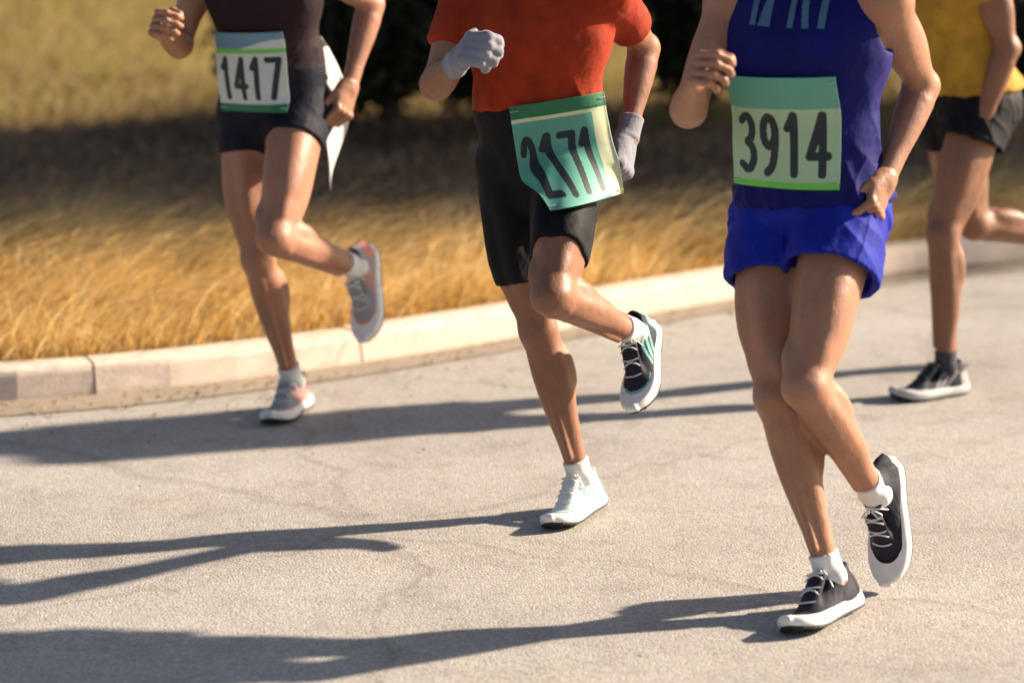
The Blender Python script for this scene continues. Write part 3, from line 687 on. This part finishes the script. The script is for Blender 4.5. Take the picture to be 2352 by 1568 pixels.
def fold(q, seed, fa, fz):
    """drape folds: sharp crests running mostly down the cloth, slanted by the twist of the body"""
    th = np.arctan2(q[:, 1], q[:, 0]); cx, sx_ = np.cos(th), np.sin(th)
    def ridged(k, slant, sd):
        ph = q[:, 2]*slant; c2, s2 = np.cos(th+ph), np.sin(th+ph)
        n = noise3(np.stack([c2*k, s2*k, q[:, 2]*fz+sd], 1), seed+sd); return (1-np.abs(n))**3
    return ridged(fa*.45, 3.0, 1)*.9+ridged(fa*.8, -4.0, 4)*.6+ridged(fa*.3, 6.5, 7)*.6-.55
def make_shorts(J, Fm, S, hem, off, flare, waist_z, folds, seed, h=.004, build=1.0):
    import copy
    Rp = Fm['pelvis']; body = body_prims(J, Fm, S, build); legs = {}
    pr = [Limb(J['waist'], Rp, .20, TORSO_LOW, .03, off, S=S), Limb(J['chest'], Fm['chest'], .20, TORSO_MID, .05, off, S=S)]
    for n in 'LR':
        L_ = []
        for q in body:
            if getattr(q, 'reg', '') == 'leg'+n: q = copy.copy(q); q.off = off; L_.append(q)
        if flare > .006: L_.append(Limb(J['hip'+n], Fm['thigh'+n], .43*(hem+.10), grow(crop(TH, 0, hem+.10), [(0, off), (1, off+flare)]), .02, S=S))
        legs[n] = L_
    allp = pr+legs['L']+legs['R']; fd = Field(allp, h, fill=False)
    for q in pr: fd.add(q)
    res = fd.f.copy()
    for n in 'LR':
        fd.f = np.full(fd.n, Field.BIG, np.float32)
        for q in legs[n]: fd.add(q)
        R = Fm['thigh'+n]; w = -fd.plane(J['hip'+n], R[:, 2]); hemL = .43*hem*S
        f = np.maximum(fd.f, w-hemL)
        if flare > .006:
            ml = legs[n][-1]; inner = copy.copy(ml); inner.st = ml.st.copy(); inner.st[:, 1:4] -= .0065
            sl_, P = fd.sub(*ml.bbox()); wi = w[sl_]
            f[sl_] = np.maximum(f[sl_], -np.maximum(np.maximum(inner.d(P), (hemL-.035)-wi), wi-hemL-.02).astype(np.float32))
        k = .014; hh = np.clip(.5+.5*(f-res)/k, 0, 1); res = np.minimum(f*(1-hh)+res*hh-k*hh*(1-hh), Field.BIG).astype(np.float32)
    fd.f = res; zt = J['pelvis']+Rp[:, 2]*waist_z
    fd.f = np.maximum(fd.f, fd.plane(zt, Rp[:, 2]))
    V, Q = fd.mesh(); V = relax(V, Q, 1); nn = vnormals(V, Q)
    a = fold(V-J['pelvis'], seed, 9, 3.2)
    low = np.clip((zt[2]-V[:, 2])/.12, .15, 1)
    V = V+nn*(folds*np.maximum(a, -.3)*low)[:, None]
    return V, Q, fd

def make_top(J, Fm, S, hem_z, off, flare, sleeve, folds, seed, h=.0045):
    Rp = Fm['pelvis']; Rc = Fm['chest']
    pr = [Limb(J['waist'], Rp, .20, grow(TORSO_LOW, [(0, off*.6), (1, off+flare)]), .03, S=S), Limb(J['chest'], Rc, .20, grow(TORSO_MID, [(0, off), (1, off*.7)]), .05, S=S),
          Limb(J['neck'], Rc, .17, grow(TORSO_TOP, [(0, .004), (1, off)]), .05, S=S)]
    for s, n in ((1, 'L'), (-1, 'R')):
        pr.append(Ell(J['hip'+n]+Rp@np.array([-.055, -s*.012, -.005])*S, Rp, (.082, .076, .095), .04, off+flare*.6, S=S))
        pr.append(Limb(J['neck']+Rc@np.array([-.012, s*.05, -.012])*S, Rc@rot(X_, s*radians(68)), .11, [(0, .035, .04, .045), (1, .03, .03, .03)], .05, .006, S=S))
        if sleeve > 0:
            pr.append(Ell(J['sh'+n]+Rc@np.array([0, -s*.004, .006])*S, Rc, (.058, .056, .058), .04, .008, S=S))
            pr.append(Limb(J['sh'+n], Fm['uarm'+n], .285*sleeve, grow(crop(UA, 0, sleeve), [(0, .008), (1, .018)]), .03, S=S, cap=.2))
    fd = Field(pr, h); ph = J['pelvis']+Rp[:, 2]*hem_z
    fd.f = np.maximum(fd.f, -fd.plane(ph, Rp[:, 2]))
    inner = Limb(ph+Rp[:, 2]*.03, Rp, .10, [(0, .085, .09, .135), (.35, .104+off, .112+off, .152+off), (1, .104+off, .112+off, .152+off)], S=1); inner.st[:, 1:4] *= S
    fd.carve(inner)
    nkp = J['neck']+Rc@np.array([.035, 0, .075])*S; fd.carve(Ell(nkp, Rc, (.085, .075, .085), S=S))
    if sleeve <= 0:
        for s, n in ((1, 'L'), (-1, 'R')): fd.carve(Ell(J['sh'+n]+Rc@np.array([0, s*.03, -.02])*S, Rc, (.07, .062, .10), S=S))
    V, Q = fd.mesh(); V = relax(V, Q, 1); nn = vnormals(V, Q)
    a = fold(V-J['waist'], seed, 6, 5.0)
    low = np.clip((J['chest'][2]-V[:, 2])/.25, .3, 1)
    V = V+nn*(folds*a*low)[:, None]
    return V, Q, fd

def sheet_on(fd, C, R, w, h, nu, nv, off, start=.3, smooth=6, flex=None):
    """a sheet of w x h laid on the field, seen along -R[:,0]; returns grid of points (nu,nv,3)"""
    u = np.linspace(-w/2, w/2, nu); v = np.linspace(-h/2, h/2, nv); U, Vv = np.meshgrid(u, v, indexing='ij')
    P = C+R[:, 0]*start+U.reshape(-1, 1)*R[:, 1]+Vv.reshape(-1, 1)*R[:, 2]
    Q, t = fd.march(P, np.repeat(-R[:, 0][None], len(P), 0), off); t = t.reshape(nu, nv); t = np.minimum(t, np.median(t)+.05)
    for _ in range(smooth):
        tp = np.pad(t, 1, mode='edge'); t = np.minimum(t, (tp[:-2, 1:-1]+tp[2:, 1:-1]+tp[1:-1, :-2]+tp[1:-1, 2:])/4)
    if flex is not None: t = t-flex(U, Vv)
    return (P.reshape(nu, nv, 3)-t[..., None]*R[:, 0]), U, Vv
def sheet_mesh(name, G, U, Vv, mask, mats, thick=.0015, keep=None):
    nu, nv = U.shape; i = np.arange(nu*nv).reshape(nu, nv)[:-1, :-1].ravel(); q = np.stack([i, i+nv, i+nv+1, i+1], 1)
    uc = U.ravel()[q].mean(1); vc = Vv.ravel()[q].mean(1); mi = mask(uc, vc).astype(np.int32)
    if keep is not None: k = keep(uc, vc); q = q[k]; mi = mi[k]
    V = G.reshape(-1, 3); used = np.unique(q); mp = np.full(len(V), -1); mp[used] = np.arange(len(used)); q = mp[q]; V = V[used]
    me = np_mesh(name, V, q); me.polygons.foreach_set('material_index', mi)
    for m_ in mats: me.materials.append(m_)
    me.update(); return me
def add_thick(o, t):
    md = o.modifiers.new('thickness', 'SOLIDIFY'); md.thickness = t; md.offset = 1

# ---- shoes
def shoe_parts(S, style, seed):
    sx = np.array([-.075, -.06, -.03, .02, .07, .12, .165, .195, .212]); wd = np.array([.016, .030, .034, .034, .040, .046, .042, .029, .010])
    tp = np.array([-.010, .004, .006, -.006, -.020, -.034, -.043, -.050, -.058])                     # top line
    spring = lambda x_: .020*np.clip((x_-.12)/.09, 0, 1.2)**2+.006*np.clip((-.045-x_)/.03, 0, 1)**2
    class Upper:
        def bbox(s): return np.array([-.10, -.08, -.10]), np.array([.24, .08, .04])
        k = .01
        def d(s, P):
            x_ = P[..., 0]; w = np.interp(x_, sx, wd); t_ = np.interp(x_, sx, tp); lo = -.074+spring(x_)
            hh = np.maximum((t_-lo)/2, .004); zc = (t_+lo)/2+.0; zc = zc-.006
            wz = w*(1-.30*np.clip((P[..., 2]-zc)/hh, 0, 1))
            e = np.maximum(np.maximum(x_-.207, -.078-x_), 0)
            a = np.abs(P[..., 1]/np.maximum(wz, .003)); b_ = np.abs((P[..., 2]-zc)/hh)
            return ((a**2.4+b_**2.4)**(1/2.4)-1)*np.minimum(w, hh)+e
    col = Limb((-.012, 0, .03), np.eye(3), .088, [(0, .044, .044, .034), (.5, .05, .05, .035), (1, .05, .05, .035)], .02, cap=.3)
    tong = Limb((.050, 0, .012), rot(Y_, radians(-50)), .10, [(0, .010, .010, .024), (1, .012, .012, .026)], .012, cap=.5)
    fd = Field([Upper(), col, tong], .0036)
    fd.carve_fn(lambda P: (-.070+spring(P[..., 0]))-P[..., 2])
    fd.carve_fn(lambda P: P[..., 2]-(.014+.22*np.abs(P[..., 0]+.008)+0*P[..., 1]))
    fd.carve(Limb((-.012, 0, .05), np.eye(3), .08, [(0, .040, .040, .030), (1, .036, .036, .027)], cap=.3))
    V, Q = fd.mesh(); V = relax(V, Q, 1); c = V[Q].mean(1); mi = np.zeros(len(Q), int)
    mi[(c[:, 2] < -.050+spring(c[:, 0])) & (c[:, 0] > .10)] = 1                         # toe guard
    mi[(c[:, 0] < -.035) & (c[:, 2] < -.012)] = 1                                       # heel counter
    st = np.abs((c[:, 0]-.035)+(c[:, 2]+.04)*1.1)
    mi[(np.abs(c[:, 1]) > .020) & ((st < .006) | (np.abs(st-.02) < .005)) & (c[:, 2] < -.008)] = 1
    # sole outline
    th = np.linspace(0, 1, 25); xs = -.082+.298*(1-np.cos(pi*th))/2; w = np.interp(xs, sx-.001, wd)*1.06+.004; w[0] = .006; w[-1] = .006
    yo = .006*np.sin(np.clip((xs+.08)/.29, 0, 1)*pi*1.0)
    out = np.concatenate([np.stack([xs, w+yo*.3], 1), np.stack([xs[::-1], -(w-yo*.3)[::-1]], 1)])
    def loft(levels):
        VV = []; m_ = len(out)
        for z, gsc in levels:
            cx = .066; o2 = out.copy(); l = np.linalg.norm(o2-[cx, 0], axis=1)[:, None]; o2 = o2+(o2-[cx, 0])/l*gsc
            VV.append(np.column_stack([o2, z+spring(o2[:, 0])*(1 if z < -.06 else .9)]))
        VV = np.concatenate(VV); FF = []
        for r in range(len(levels)-1):
            k = np.arange(m_); FF.append(np.stack([r*m_+k, r*m_+(k+1) % m_, (r+1)*m_+(k+1) % m_, (r+1)*m_+k], 1))
        top = len(levels)-1; n2 = m_//2
        for lv, flip in ((0, False), (top, True)):
            k = np.arange(n2-1); q = np.stack([lv*m_+k, lv*m_+k+1, lv*m_+m_-2-k, lv*m_+m_-1-k], 1); FF.append(q if flip else q[:, ::-1])
        return VV, np.concatenate(FF)
    mid = loft([(-.0805, -.004), (-.078, .0), (-.070, .002), (-.062, .0), (-.055, -.004), (-.053, -.009)])
    outs = loft([(-.0855, -.004), (-.0845, -.001), (-.0802, -.001)])
    lug = []
    for lx in np.linspace(-.06, .19, 9):
        ww = float(np.interp(lx, sx, wd)); lug.append(box_np(lx, 0, -.086+float(spring(lx)), .012, ww*1.6, .006))
    outs = join_np([outs]+lug)
    laces = []
    for k in range(6):
        x0 = .035+k*.016; pts = []
        for yy in np.linspace(-.024, .024, 9):
            pts.append((x0+.006*(1-(yy/.024)**2)*(1 if k % 2 else -1), yy, .1))
        p2, t_ = fd.march(np.array(pts), np.repeat(np.array([[0, 0, -1.]]), 9, 0), .002, 70); laces.append(tube_np(p2, [.0019]*9, 5))
    for sgn in (1, -1):
        pts = np.array([(.030, 0, .1), (.036, sgn*.010, .1), (.044, sgn*.022, .1), (.052, sgn*.026, .1), (.050, sgn*.014, .1), (.036, sgn*.003, .1)]); p2, _ = fd.march(pts, np.repeat(np.array([[0, 0, -1.]]), 6, 0), .004, 70); laces.append(tube_np(p2, [.002]*6, 5))
    return dict(upper=(V, Q, mi), mid=mid, outsole=outs, laces=join_np(laces))
SHOE = shoe_parts(1, None, 1)
def add_shoe(root, J, Fm, n, S, mats, toe_bend=0.0):
    R = Fm['foot'+n]; A = J['ank'+n]; s = 1 if n == 'L' else -1
    def xf(V):
        V = np.array(V, float).copy(); V[:, 1] *= s
        if toe_bend:
            x0 = .115; a = radians(toe_bend)*np.clip((V[:, 0]-x0)/.03, 0, 1); dx = np.maximum(V[:, 0]-x0, 0); dz = V[:, 2]+.08
            m_ = V[:, 0] > x0; V[m_, 0] = x0+(dx*np.cos(a)-dz*np.sin(a))[m_]; V[m_, 2] = (-.08+dx*np.sin(a)+dz*np.cos(a))[m_]
        return (V*S)@R.T+A
    fl = (lambda q: np.asarray(q)[:, ::-1]) if s < 0 else (lambda q: q)
    V, Q, mi = SHOE['upper']; me = np_mesh('shoe', xf(V), fl(Q)); me.polygons.foreach_set('material_index', mi.astype(np.int32))
    sh = obj('shoe', me, [mats['upper'], mats['panel']], root)
    obj('midsole', np_mesh('midsole', xf(SHOE['mid'][0]), fl(SHOE['mid'][1])), mats['mid'], sh)
    obj('outsole', np_mesh('outsole', xf(SHOE['outsole'][0]), fl(SHOE['outsole'][1]), False), mats['out'], sh)
    obj('laces', np_mesh('laces', xf(SHOE['laces'][0]), fl(SHOE['laces'][1])), mats['lace'], sh)
    # sock
    R2 = Fm['shin'+n]; L_ = mats.get('sock_h', .055)
    fd = Field([Limb(A+R2[:, 2]*L_*S, R2, L_+.022, grow(crop(SH, .86, 1), [(0, .006), (.1, .004), (.7, .005), (1, -.001)]), .01, S=S, cap=.12), Ell(A+R@np.array([-.010, 0, -.035])*S, R, (.036, .027, .03), .02, S=S)]
               + [Ell(A+R2@np.array([.0, q*.028, 0])*S, R2, (.016, .012, .017), .014, S=S) for q in (1, -1)], .0035)
    V, Q = fd.mesh(); obj('sock', np_mesh('sock', V, Q), mats['sock'], root)

# ---- bib print masks (u to the wearer's left, v up; as seen from the front u runs right)
def bar(u, v, u0, u1, v0, v1, sl_=0.0): uu = u-sl_*(v-v0); return (uu > u0) & (uu < u1) & (v > v0) & (v < v1)
def ring(u, v, cu, cv, ru, rv, th):
    a = np.sqrt(((u-cu)/ru)**2+((v-cv)/rv)**2); b_ = np.sqrt(((u-cu)/np.maximum(ru-th, .001))**2+((v-cv)/np.maximum(rv-th, .001))**2); return (a < 1) & (b_ > 1)

def runner(p, label, skin, build, shorts, top, bib, shoesL, shoesR, seed, toe_bend=(0, 0), extras=None):
    J, Fm = skel(p); S = p['S']
    root = empty('person', (p['x'], p['y'], 0), radians(p['yaw'])); tag(root, label, 'person', 'runners on the road')
    fd = Field(body_prims(J, Fm, S, build), .0044); V, Q = fd.mesh(); V = relax(V, Q, 1, .4); shells = [(V, Q)]
    for s, n in ((1, 'L'), (-1, 'R')):
        w_ = J['wr'+n]; Rf = Fm['farm'+n]
        hd = Field([Limb(w_+Rf[:, 2]*.05*S, Rf, .06, crop(FA, .8, 1.0), .01, S=S)]+hand_prims(J, Fm, n, s, S), .0024); shells.append(hd.mesh())
    V, Q = join_np(shells)
    obj('body', np_mesh('body', V, Q), skin, root)
    Vs, Qs, fs = make_shorts(J, Fm, S, **shorts['shape'], seed=seed); obj('shorts', np_mesh('shorts', Vs, Qs), shorts['mat'], root)
    Vt, Qt, ft = make_top(J, Fm, S, **top['shape'], seed=seed+9); tp_o = obj(top['name'], np_mesh(top['name'], Vt, Qt), top['mat'], root)
    add_shoe(root, J, Fm, 'L', S, shoesL, toe_bend[0]); add_shoe(root, J, Fm, 'R', S, shoesR, toe_bend[1])
    # hair and eyes
    Rh = Fm['head']; hc = J['head']
    hf = Field([Ell(hc+Rh@np.array([-.014, 0, .030])*S, Rh, (.104, .083, .104), .02, S=S)], .005); hp = hc+Rh@np.array([.0, 0, .0])*S
    hf.carve_fn(lambda P: ((P-hp)@Rh[:, 0]-.045)*.8-((P-hp)@Rh[:, 2]-.02)*.9); hf.carve_fn(lambda P: -((P-hp)@Rh[:, 2]+.055))
    Vh, Qh = hf.mesh(); nh = vnormals(Vh, Qh); Vh = Vh+nh*(.007*noise3(Vh*np.array([60, 60, 30]), seed)+.010*noise3(Vh*22, seed+2)+.004)[:, None]; obj('hair', np_mesh('hair', Vh, Qh), M['hair'], root)
    for s in (1, -1):
        ef = Field([Ell(hc+Rh@np.array([.072, s*.030, .008])*S, Rh, (.012, .012, .012), S=S)], .004); Ve, Qe = ef.mesh(); obj('eye', np_mesh('eye', Ve, Qe), M['eye'], root)
    if bib:
        fb = Field.__new__(Field); fb.h = ft.h
        base = ft if bib['on'] == 'top' else fs
        # bib lies over both garments: march on the smaller of the two fields
        fl_ = Field([Limb(J['hip'+n_], Fm['thigh'+n_], .30, crop(TH, 0, .7), .02, .004, S=S) for n_ in 'LR'], .006)
        class Both:
            def sample(s_, P_):
                def one(f_):
                    q = (P_-f_.o)/f_.h; inside = ((q >= 0) & (q <= np.array(f_.n)-1.001)).all(1); return np.where(inside, f_.sample(P_), Field.BIG)
                return np.minimum(np.minimum(one(ft), one(fs)), one(fl_))
            march = Field.march
        Rb = (Fm['pelvis'] if bib['frame'] == 'pelvis' else Fm['waist'])@rot(Z_, radians(bib['turn']))@rot(X_, radians(bib.get('tilt', 0)))
        C = J['pelvis']+(Fm['pelvis'])@np.array([bib.get('fwd', 0), bib.get('side', 0), bib['z']])
        G, U, Vv = sheet_on(Both(), C, Rb, bib['w'], bib['h'], int(bib['w']/.0015), int(bib['h']/.0015), .006+1.1*top['shape']['folds'], .32, 60, bib.get('flex'))
        o_ = obj('race_bib', sheet_mesh('race_bib', G, U, Vv, bib['mask'], bib['mats']), None, root); add_thick(o_, .0012)
        o_['label'] = bib['label']
        for cu, cv in ((-1, 1), (1, 1), (-1, -1), (1, -1)):                             # safety pins at the corners
            iu = int((.5+cu*.45)*(U.shape[0]-1)); iv = int((.5+cv*.45)*(U.shape[1]-1)); c0 = G[iu, iv]+Rb[:, 0]*.003
            Vp, Qp = tube_np([c0-Rb[:, 1]*.011, c0+Rb[:, 0]*.002, c0+Rb[:, 1]*.011], [.0011]*3, 5); obj('pin', np_mesh('pin', Vp, Qp), M['foam_grey'], o_)
    if extras: extras(root, J, Fm, S, ft, fs, tp_o)
    return root

SHOE_W = dict(upper=M['shoe_white'], panel=M['shoe_teal'], mid=M['foam_white'], out=M['rubber'], lace=M['lace'], sock=M['sock'])
SHOE_G = dict(upper=M['shoe_grey'], panel=M['shoe_coral'], mid=M['foam_white'], out=M['rubber'], lace=M['lace'], sock=M['sock'])
SHOE_K = dict(upper=M['shoe_black'], panel=M['navy'], mid=M['foam_white'], out=M['rubber'], lace=M['lace'], sock=M['sock'])
SHOE_D = dict(upper=M['shoe_black'], panel=M['shoe_grey'], mid=M['foam_grey'], out=M['rubber'], lace=M['lace_dark'], sock=M['sock_dark'])

P1 = {'S': 0.975, 'z': 0.893, 'yaw': 236.2, 'x': -0.67, 'y': 6.502, 'plean': -0.7, 'lean': 8.3, 'abL': 4.7, 'hfL': 37.4, 'kfL': 107.9, 'pfL': -0.5, 'hrL': -2.8, 'abR': -2.5, 'hfR': 6.4, 'kfR': 28.9, 'pfR': -19.3, 'hrR': -8.1, 'ptwist': 9.8, 'ptilt': 4.6, 'twist': 6.8, 'tilt': -0.8, 'sfL': -48.6, 'sabL': 11.5, 'efL': 85.0, 'srotL': 10.0, 'sfR': 27.0, 'sabR': 9.4, 'efR': 90.6, 'srotR': 19.5}
P2 = {'S': 0.936, 'z': 0.868, 'yaw': 238.5, 'x': 0.066, 'y': 5.502, 'plean': -0.9, 'lean': 7.8, 'abL': 9.1, 'hfL': 43.5, 'kfL': 111.6, 'pfL': -24.5, 'hrL': -1.0, 'abR': -5.0, 'hfR': 1.1, 'kfR': 11.8, 'pfR': -9.0, 'hrR': 1.9, 'ptwist': 5.5, 'ptilt': 7.2, 'twist': 13.7, 'tilt': -2.6, 'sfL': -47.2, 'sabL': 12.6, 'efL': 85.0, 'srotL': 10.0, 'sfR': 33.5, 'sabR': 8.5, 'efR': 92.2, 'srotR': 26.0}
P3 = {'TS': 1.12, 'S': 0.949, 'z': 0.827, 'yaw': 234.0, 'x': 0.638, 'y': 4.915, 'plean': -2.1, 'lean': 7.8, 'abL': 2.2, 'hfL': 34.6, 'kfL': 81.0, 'pfL': 37.9, 'hrL': 0.4, 'abR': -10.6, 'hfR': 22.1, 'kfR': 28.7, 'pfR': -5.5, 'hrR': 4.4, 'ptwist': 1.5, 'ptilt': 5.1, 'twist': 9.2, 'tilt': -1.0, 'sfL': -36.9, 'sabL': 7.1, 'efL': 85.0, 'srotL': 10.0, 'sfR': 33.6, 'sabR': 10.0, 'efR': 90.4, 'srotR': 18.4}
P4 = {'S': .96, 'z': 0.868, 'yaw': 214, 'x': 1.37, 'y': 7.0, 'plean': 4, 'lean': 8, 'abL': 1, 'hfL': 26, 'kfL': 24, 'pfL': -2, 'hrL': 0, 'abR': 1, 'hfR': -14, 'kfR': 62, 'pfR': 22, 'hrR': 0, 'ptwist': -4, 'ptilt': 2, 'twist': -16, 'tilt': 0, 'sfL': -10, 'sabL': 2, 'efL': 34, 'srotL': 12, 'sfR': 10, 'sabR': 12, 'efR': 85, 'srotR': 15}

GLYPH = {'0': [[(.5, 1), (.85, .85), (.95, .5), (.85, .15), (.5, 0), (.15, .15), (.05, .5), (.15, .85), (.5, 1)]], '1': [[(.2, .78), (.55, 1), (.55, 0)]], '2': [[(.08, .75), (.25, .95), (.6, 1), (.88, .85), (.85, .6), (.1, .04), (.95, .04)]],
         '3': [[(.08, .88), (.5, 1), (.88, .80), (.75, .56), (.4, .52), (.8, .46), (.93, .22), (.5, 0), (.05, .12)]], '4': [[(.72, 0), (.72, 1), (.03, .30), (.98, .30)]], '7': [[(.05, .98), (.95, .98), (.4, 0)]],
         '9': [[(.88, .62), (.55, .42), (.15, .55), (.12, .85), (.5, 1), (.88, .82), (.88, .5), (.7, .12), (.3, 0)]]}
def digits(u, v, text, u0, u1, v0, v1, th):
    hit = np.zeros(len(u), bool); cw = (u1-u0)/len(text); gw = cw*.70; P_ = np.stack([u, v], 1)
    for i, ch in enumerate(text):
        for line in GLYPH[ch]:
            if ch in '02397' and ch != '7':
                for _ in range(2):
                    ln2 = [line[0]]
                    for (ax_, ay_), (bx_, by_) in zip(line[:-1], line[1:]):
                        if ch == '2' and by_ < .1: ln2 += [(bx_, by_)]; continue
                        ln2 += [(ax_*.75+bx_*.25, ay_*.75+by_*.25), (ax_*.25+bx_*.75, ay_*.25+by_*.75)]
                    line = ln2+[line[-1]]
            pts = [np.array((u0+i*cw+(cw-gw)/2+x_*gw, v0+y_*(v1-v0))) for x_, y_ in line]
            for a_, b_ in zip(pts[:-1], pts[1:]):
                d_ = b_-a_; t = np.clip(((P_-a_)@d_)/(d_@d_+1e-12), 0, 1); hit |= np.linalg.norm(P_-a_-t[:, None]*d_, axis=1) < th
    return hit
def mask1(u, v):
    m_ = np.zeros(len(u), int)
    m_[v > .070+.02*np.sin(u*14)] = 4
    m_[(v > .052) & (v < .064)] = 2
    m_[v < -.088] = 3
    m_[digits(u, v, '1417', -.102, .102, -.070, .036, .0085)] = 1; return m_
def mask2(u, v):
    m_ = np.zeros(len(u), int)
    m_[u < .070] = 2; m_[v > .088] = 3; m_[(v > .079) & (v < .088)] = 0  # cream outer strip paints the sunlight caught by the flared edge
    m_[digits(u, v, '2171', -.100, .066, -.095, .040, .0085)] = 1; return m_
def mask3(u, v):
    m_ = np.zeros(len(u), int)
    m_[v > .050] = 2; m_[v < -.104] = 3
    m_[digits(u, v, '3914', -.108, .108, -.086, .036, .009)] = 1; return m_

def ex1(root, J, Fm, S, ft, fs, tp):
    # a thin white cloth tucked into the back of the waistband, hanging and twisting in the wind
    Rp = Fm['pelvis']; n_ = 34; k = 9; V = []; F_ = []
    for c0, L_, wm, tw, lean_ in ((np.array([-.125, .115, .17]), .40, .058, 1.5, -.055), (np.array([-.120, .100, .20]), .26, .026, -1.9, -.03)):
        c = J['pelvis']+Rp@c0*S; b0 = len(V)
        for i in range(n_):
            t = i/(n_-1); w = wm*(math.sin(pi*min(1, .12+.88*t))**.75)+.004; ang = tw*math.sin(3.1*t+.3)+.5
            mid = c+np.array([lean_*t-.02*math.sin(5*t), .018*math.sin(4.3*t), -L_*t])
            for j in range(k):
                a = (j/(k-1)-.5); V.append(mid+np.array([math.sin(ang)*a*w-.018*math.cos(a*5+2*t)*w/.05, math.cos(ang)*a*w, .03*a*t]))
        i = np.arange(n_*k).reshape(n_, k)[:-1, :-1].ravel()+b0; F_.append(np.stack([i, i+1, i+k+1, i+k], 1))
    o_ = obj('hanging_cloth', np_mesh('hanging_cloth', np.array(V), np.concatenate(F_)), M['white_cloth'], root); add_thick(o_, .0012)
def ex2(root, J, Fm, S, ft, fs, tp):
    for n, s in (('R', -1), ('L', 1)):
        R = Fm['farm'+n]; w = J['wr'+n]; pr = hand_prims(J, Fm, n, s, S, .005); pr.append(Limb(w+R[:, 2]*.055*S, R, .06, [(0, .037, .037, .033), (.2, .035, .035, .031), (1, .036, .034, .028)], .01, S=S, cap=.1))
        V, Q = Field(pr, .0038).mesh(); obj('glove', np_mesh('glove', V, Q), M['grey_knit'], root)
def ex3(root, J, Fm, S, ft, fs, tp):
    Rc = Fm['chest']; C = J['chest']+Rc@np.array([0, .0, .098])
    G, U, Vv = sheet_on(ft, C, Rc, .22, .07, 110, 40, .0042, .3, 2)
    kp_ = lambda u, v: bar(u, v, -.085, -.071, -.03, .03) | bar(u, v, -.052, -.038, -.03, .03) | bar(u, v, -.066, -.052, -.03, .03, .22) | bar(u, v, .000, .013, -.03, .03) | bar(u, v, .032, .046, -.03, .03, -.15) | bar(u, v, .064, .077, -.03, .03)
    o_ = obj('lettering', sheet_mesh('lettering', G, U, Vv, lambda u, v: np.zeros(len(u), int), [M['letter']], keep=kp_), None, tp); add_thick(o_, .0006)

runner(P1, 'leftmost runner in tight black shorts and a dark top, left heel kicked up', M['skin1'], .97,
       dict(shape=dict(hem=.27, off=.007, flare=0, waist_z=.12, folds=.0014), mat=M['navy']),
       dict(name='singlet', shape=dict(hem_z=.075, off=.010, flare=.006, sleeve=0, folds=.004), mat=M['maroon']),
       dict(on='top', frame='waist', turn=4, z=.125, w=.225, h=.22, mask=mask1, mats=[M['bib_white'], M['bib_ink'], M['bib_green'], M['bib_dkgreen'], M['bib_blue']], label='white race bib with dark digits, a lime stripe and a green foot', flex=lambda u, v: .006*np.sin(u*26)*np.clip(-v*12, 0, 1)),
       SHOE_G, SHOE_G, 11, extras=ex1)
runner(P2, 'runner in an orange shirt, tight black half tights and pale grey gloves', M['skin2'], 1.0,
       dict(shape=dict(hem=.70, off=.006, flare=0, waist_z=.19, folds=.0016), mat=M['black']),
       dict(name='shirt', shape=dict(hem_z=.14, off=.020, flare=.014, sleeve=.62, folds=.008), mat=M['orange']),
       dict(on='top', frame='pelvis', turn=50, tilt=3, z=.03, w=.22, h=.24, mask=mask2, mats=[M['bib_cream_and_sun_edge'], M['bib_ink'], M['bib_teal'], M['bib_dkgreen']], label='teal race bib with its sunlit edge painted cream, flapping at the hip', flex=lambda u, v: .05*np.clip(u/.11, 0, 1)**2*np.clip(.55-v*4, 0, 1)+.012*np.clip(-v/.115, 0, 1)**2+.004*np.sin(u*40)*np.clip(-v*10, 0, 1)),
       dict(SHOE_W, upper=M['shoe_black'], panel=M['shoe_teal']), SHOE_W, 23, extras=ex2)
runner(P3, 'nearest runner in royal blue singlet and loose blue shorts with black shoes', M['skin3'], 1.0,
       dict(shape=dict(hem=.36, off=.010, flare=.026, waist_z=.11, folds=.0065), mat=M['blue2']),
       dict(name='singlet', shape=dict(hem_z=.030, off=.020, flare=.014, sleeve=0, folds=.0065), mat=M['blue']),
       dict(on='top', frame='waist', turn=4, z=.20, w=.25, h=.235, mask=mask3, mats=[M['bib_pale'], M['bib_ink'], M['bib_teal'], M['bib_green']], label='pale green race bib with a teal head, round dark digits and a green foot', flex=lambda u, v: .018*np.clip(u/.12, 0, 1)**2*np.clip(.3-v*6, 0, 1)+.004*np.sin(u*30)*np.clip(-v*12, 0, 1)),
       SHOE_K, SHOE_K, 37, extras=ex3)
runner(P4, 'farthest runner at the right edge in a mustard shirt and dark shorts', M['skin4'], 1.0,
       dict(shape=dict(hem=.30, off=.010, flare=.018, waist_z=.075, folds=.006), mat=M['black']),
       dict(name='shirt', shape=dict(hem_z=.035, off=.020, flare=.014, sleeve=.4, folds=.006), mat=M['mustard']),
       None, SHOE_D, SHOE_D, 51)
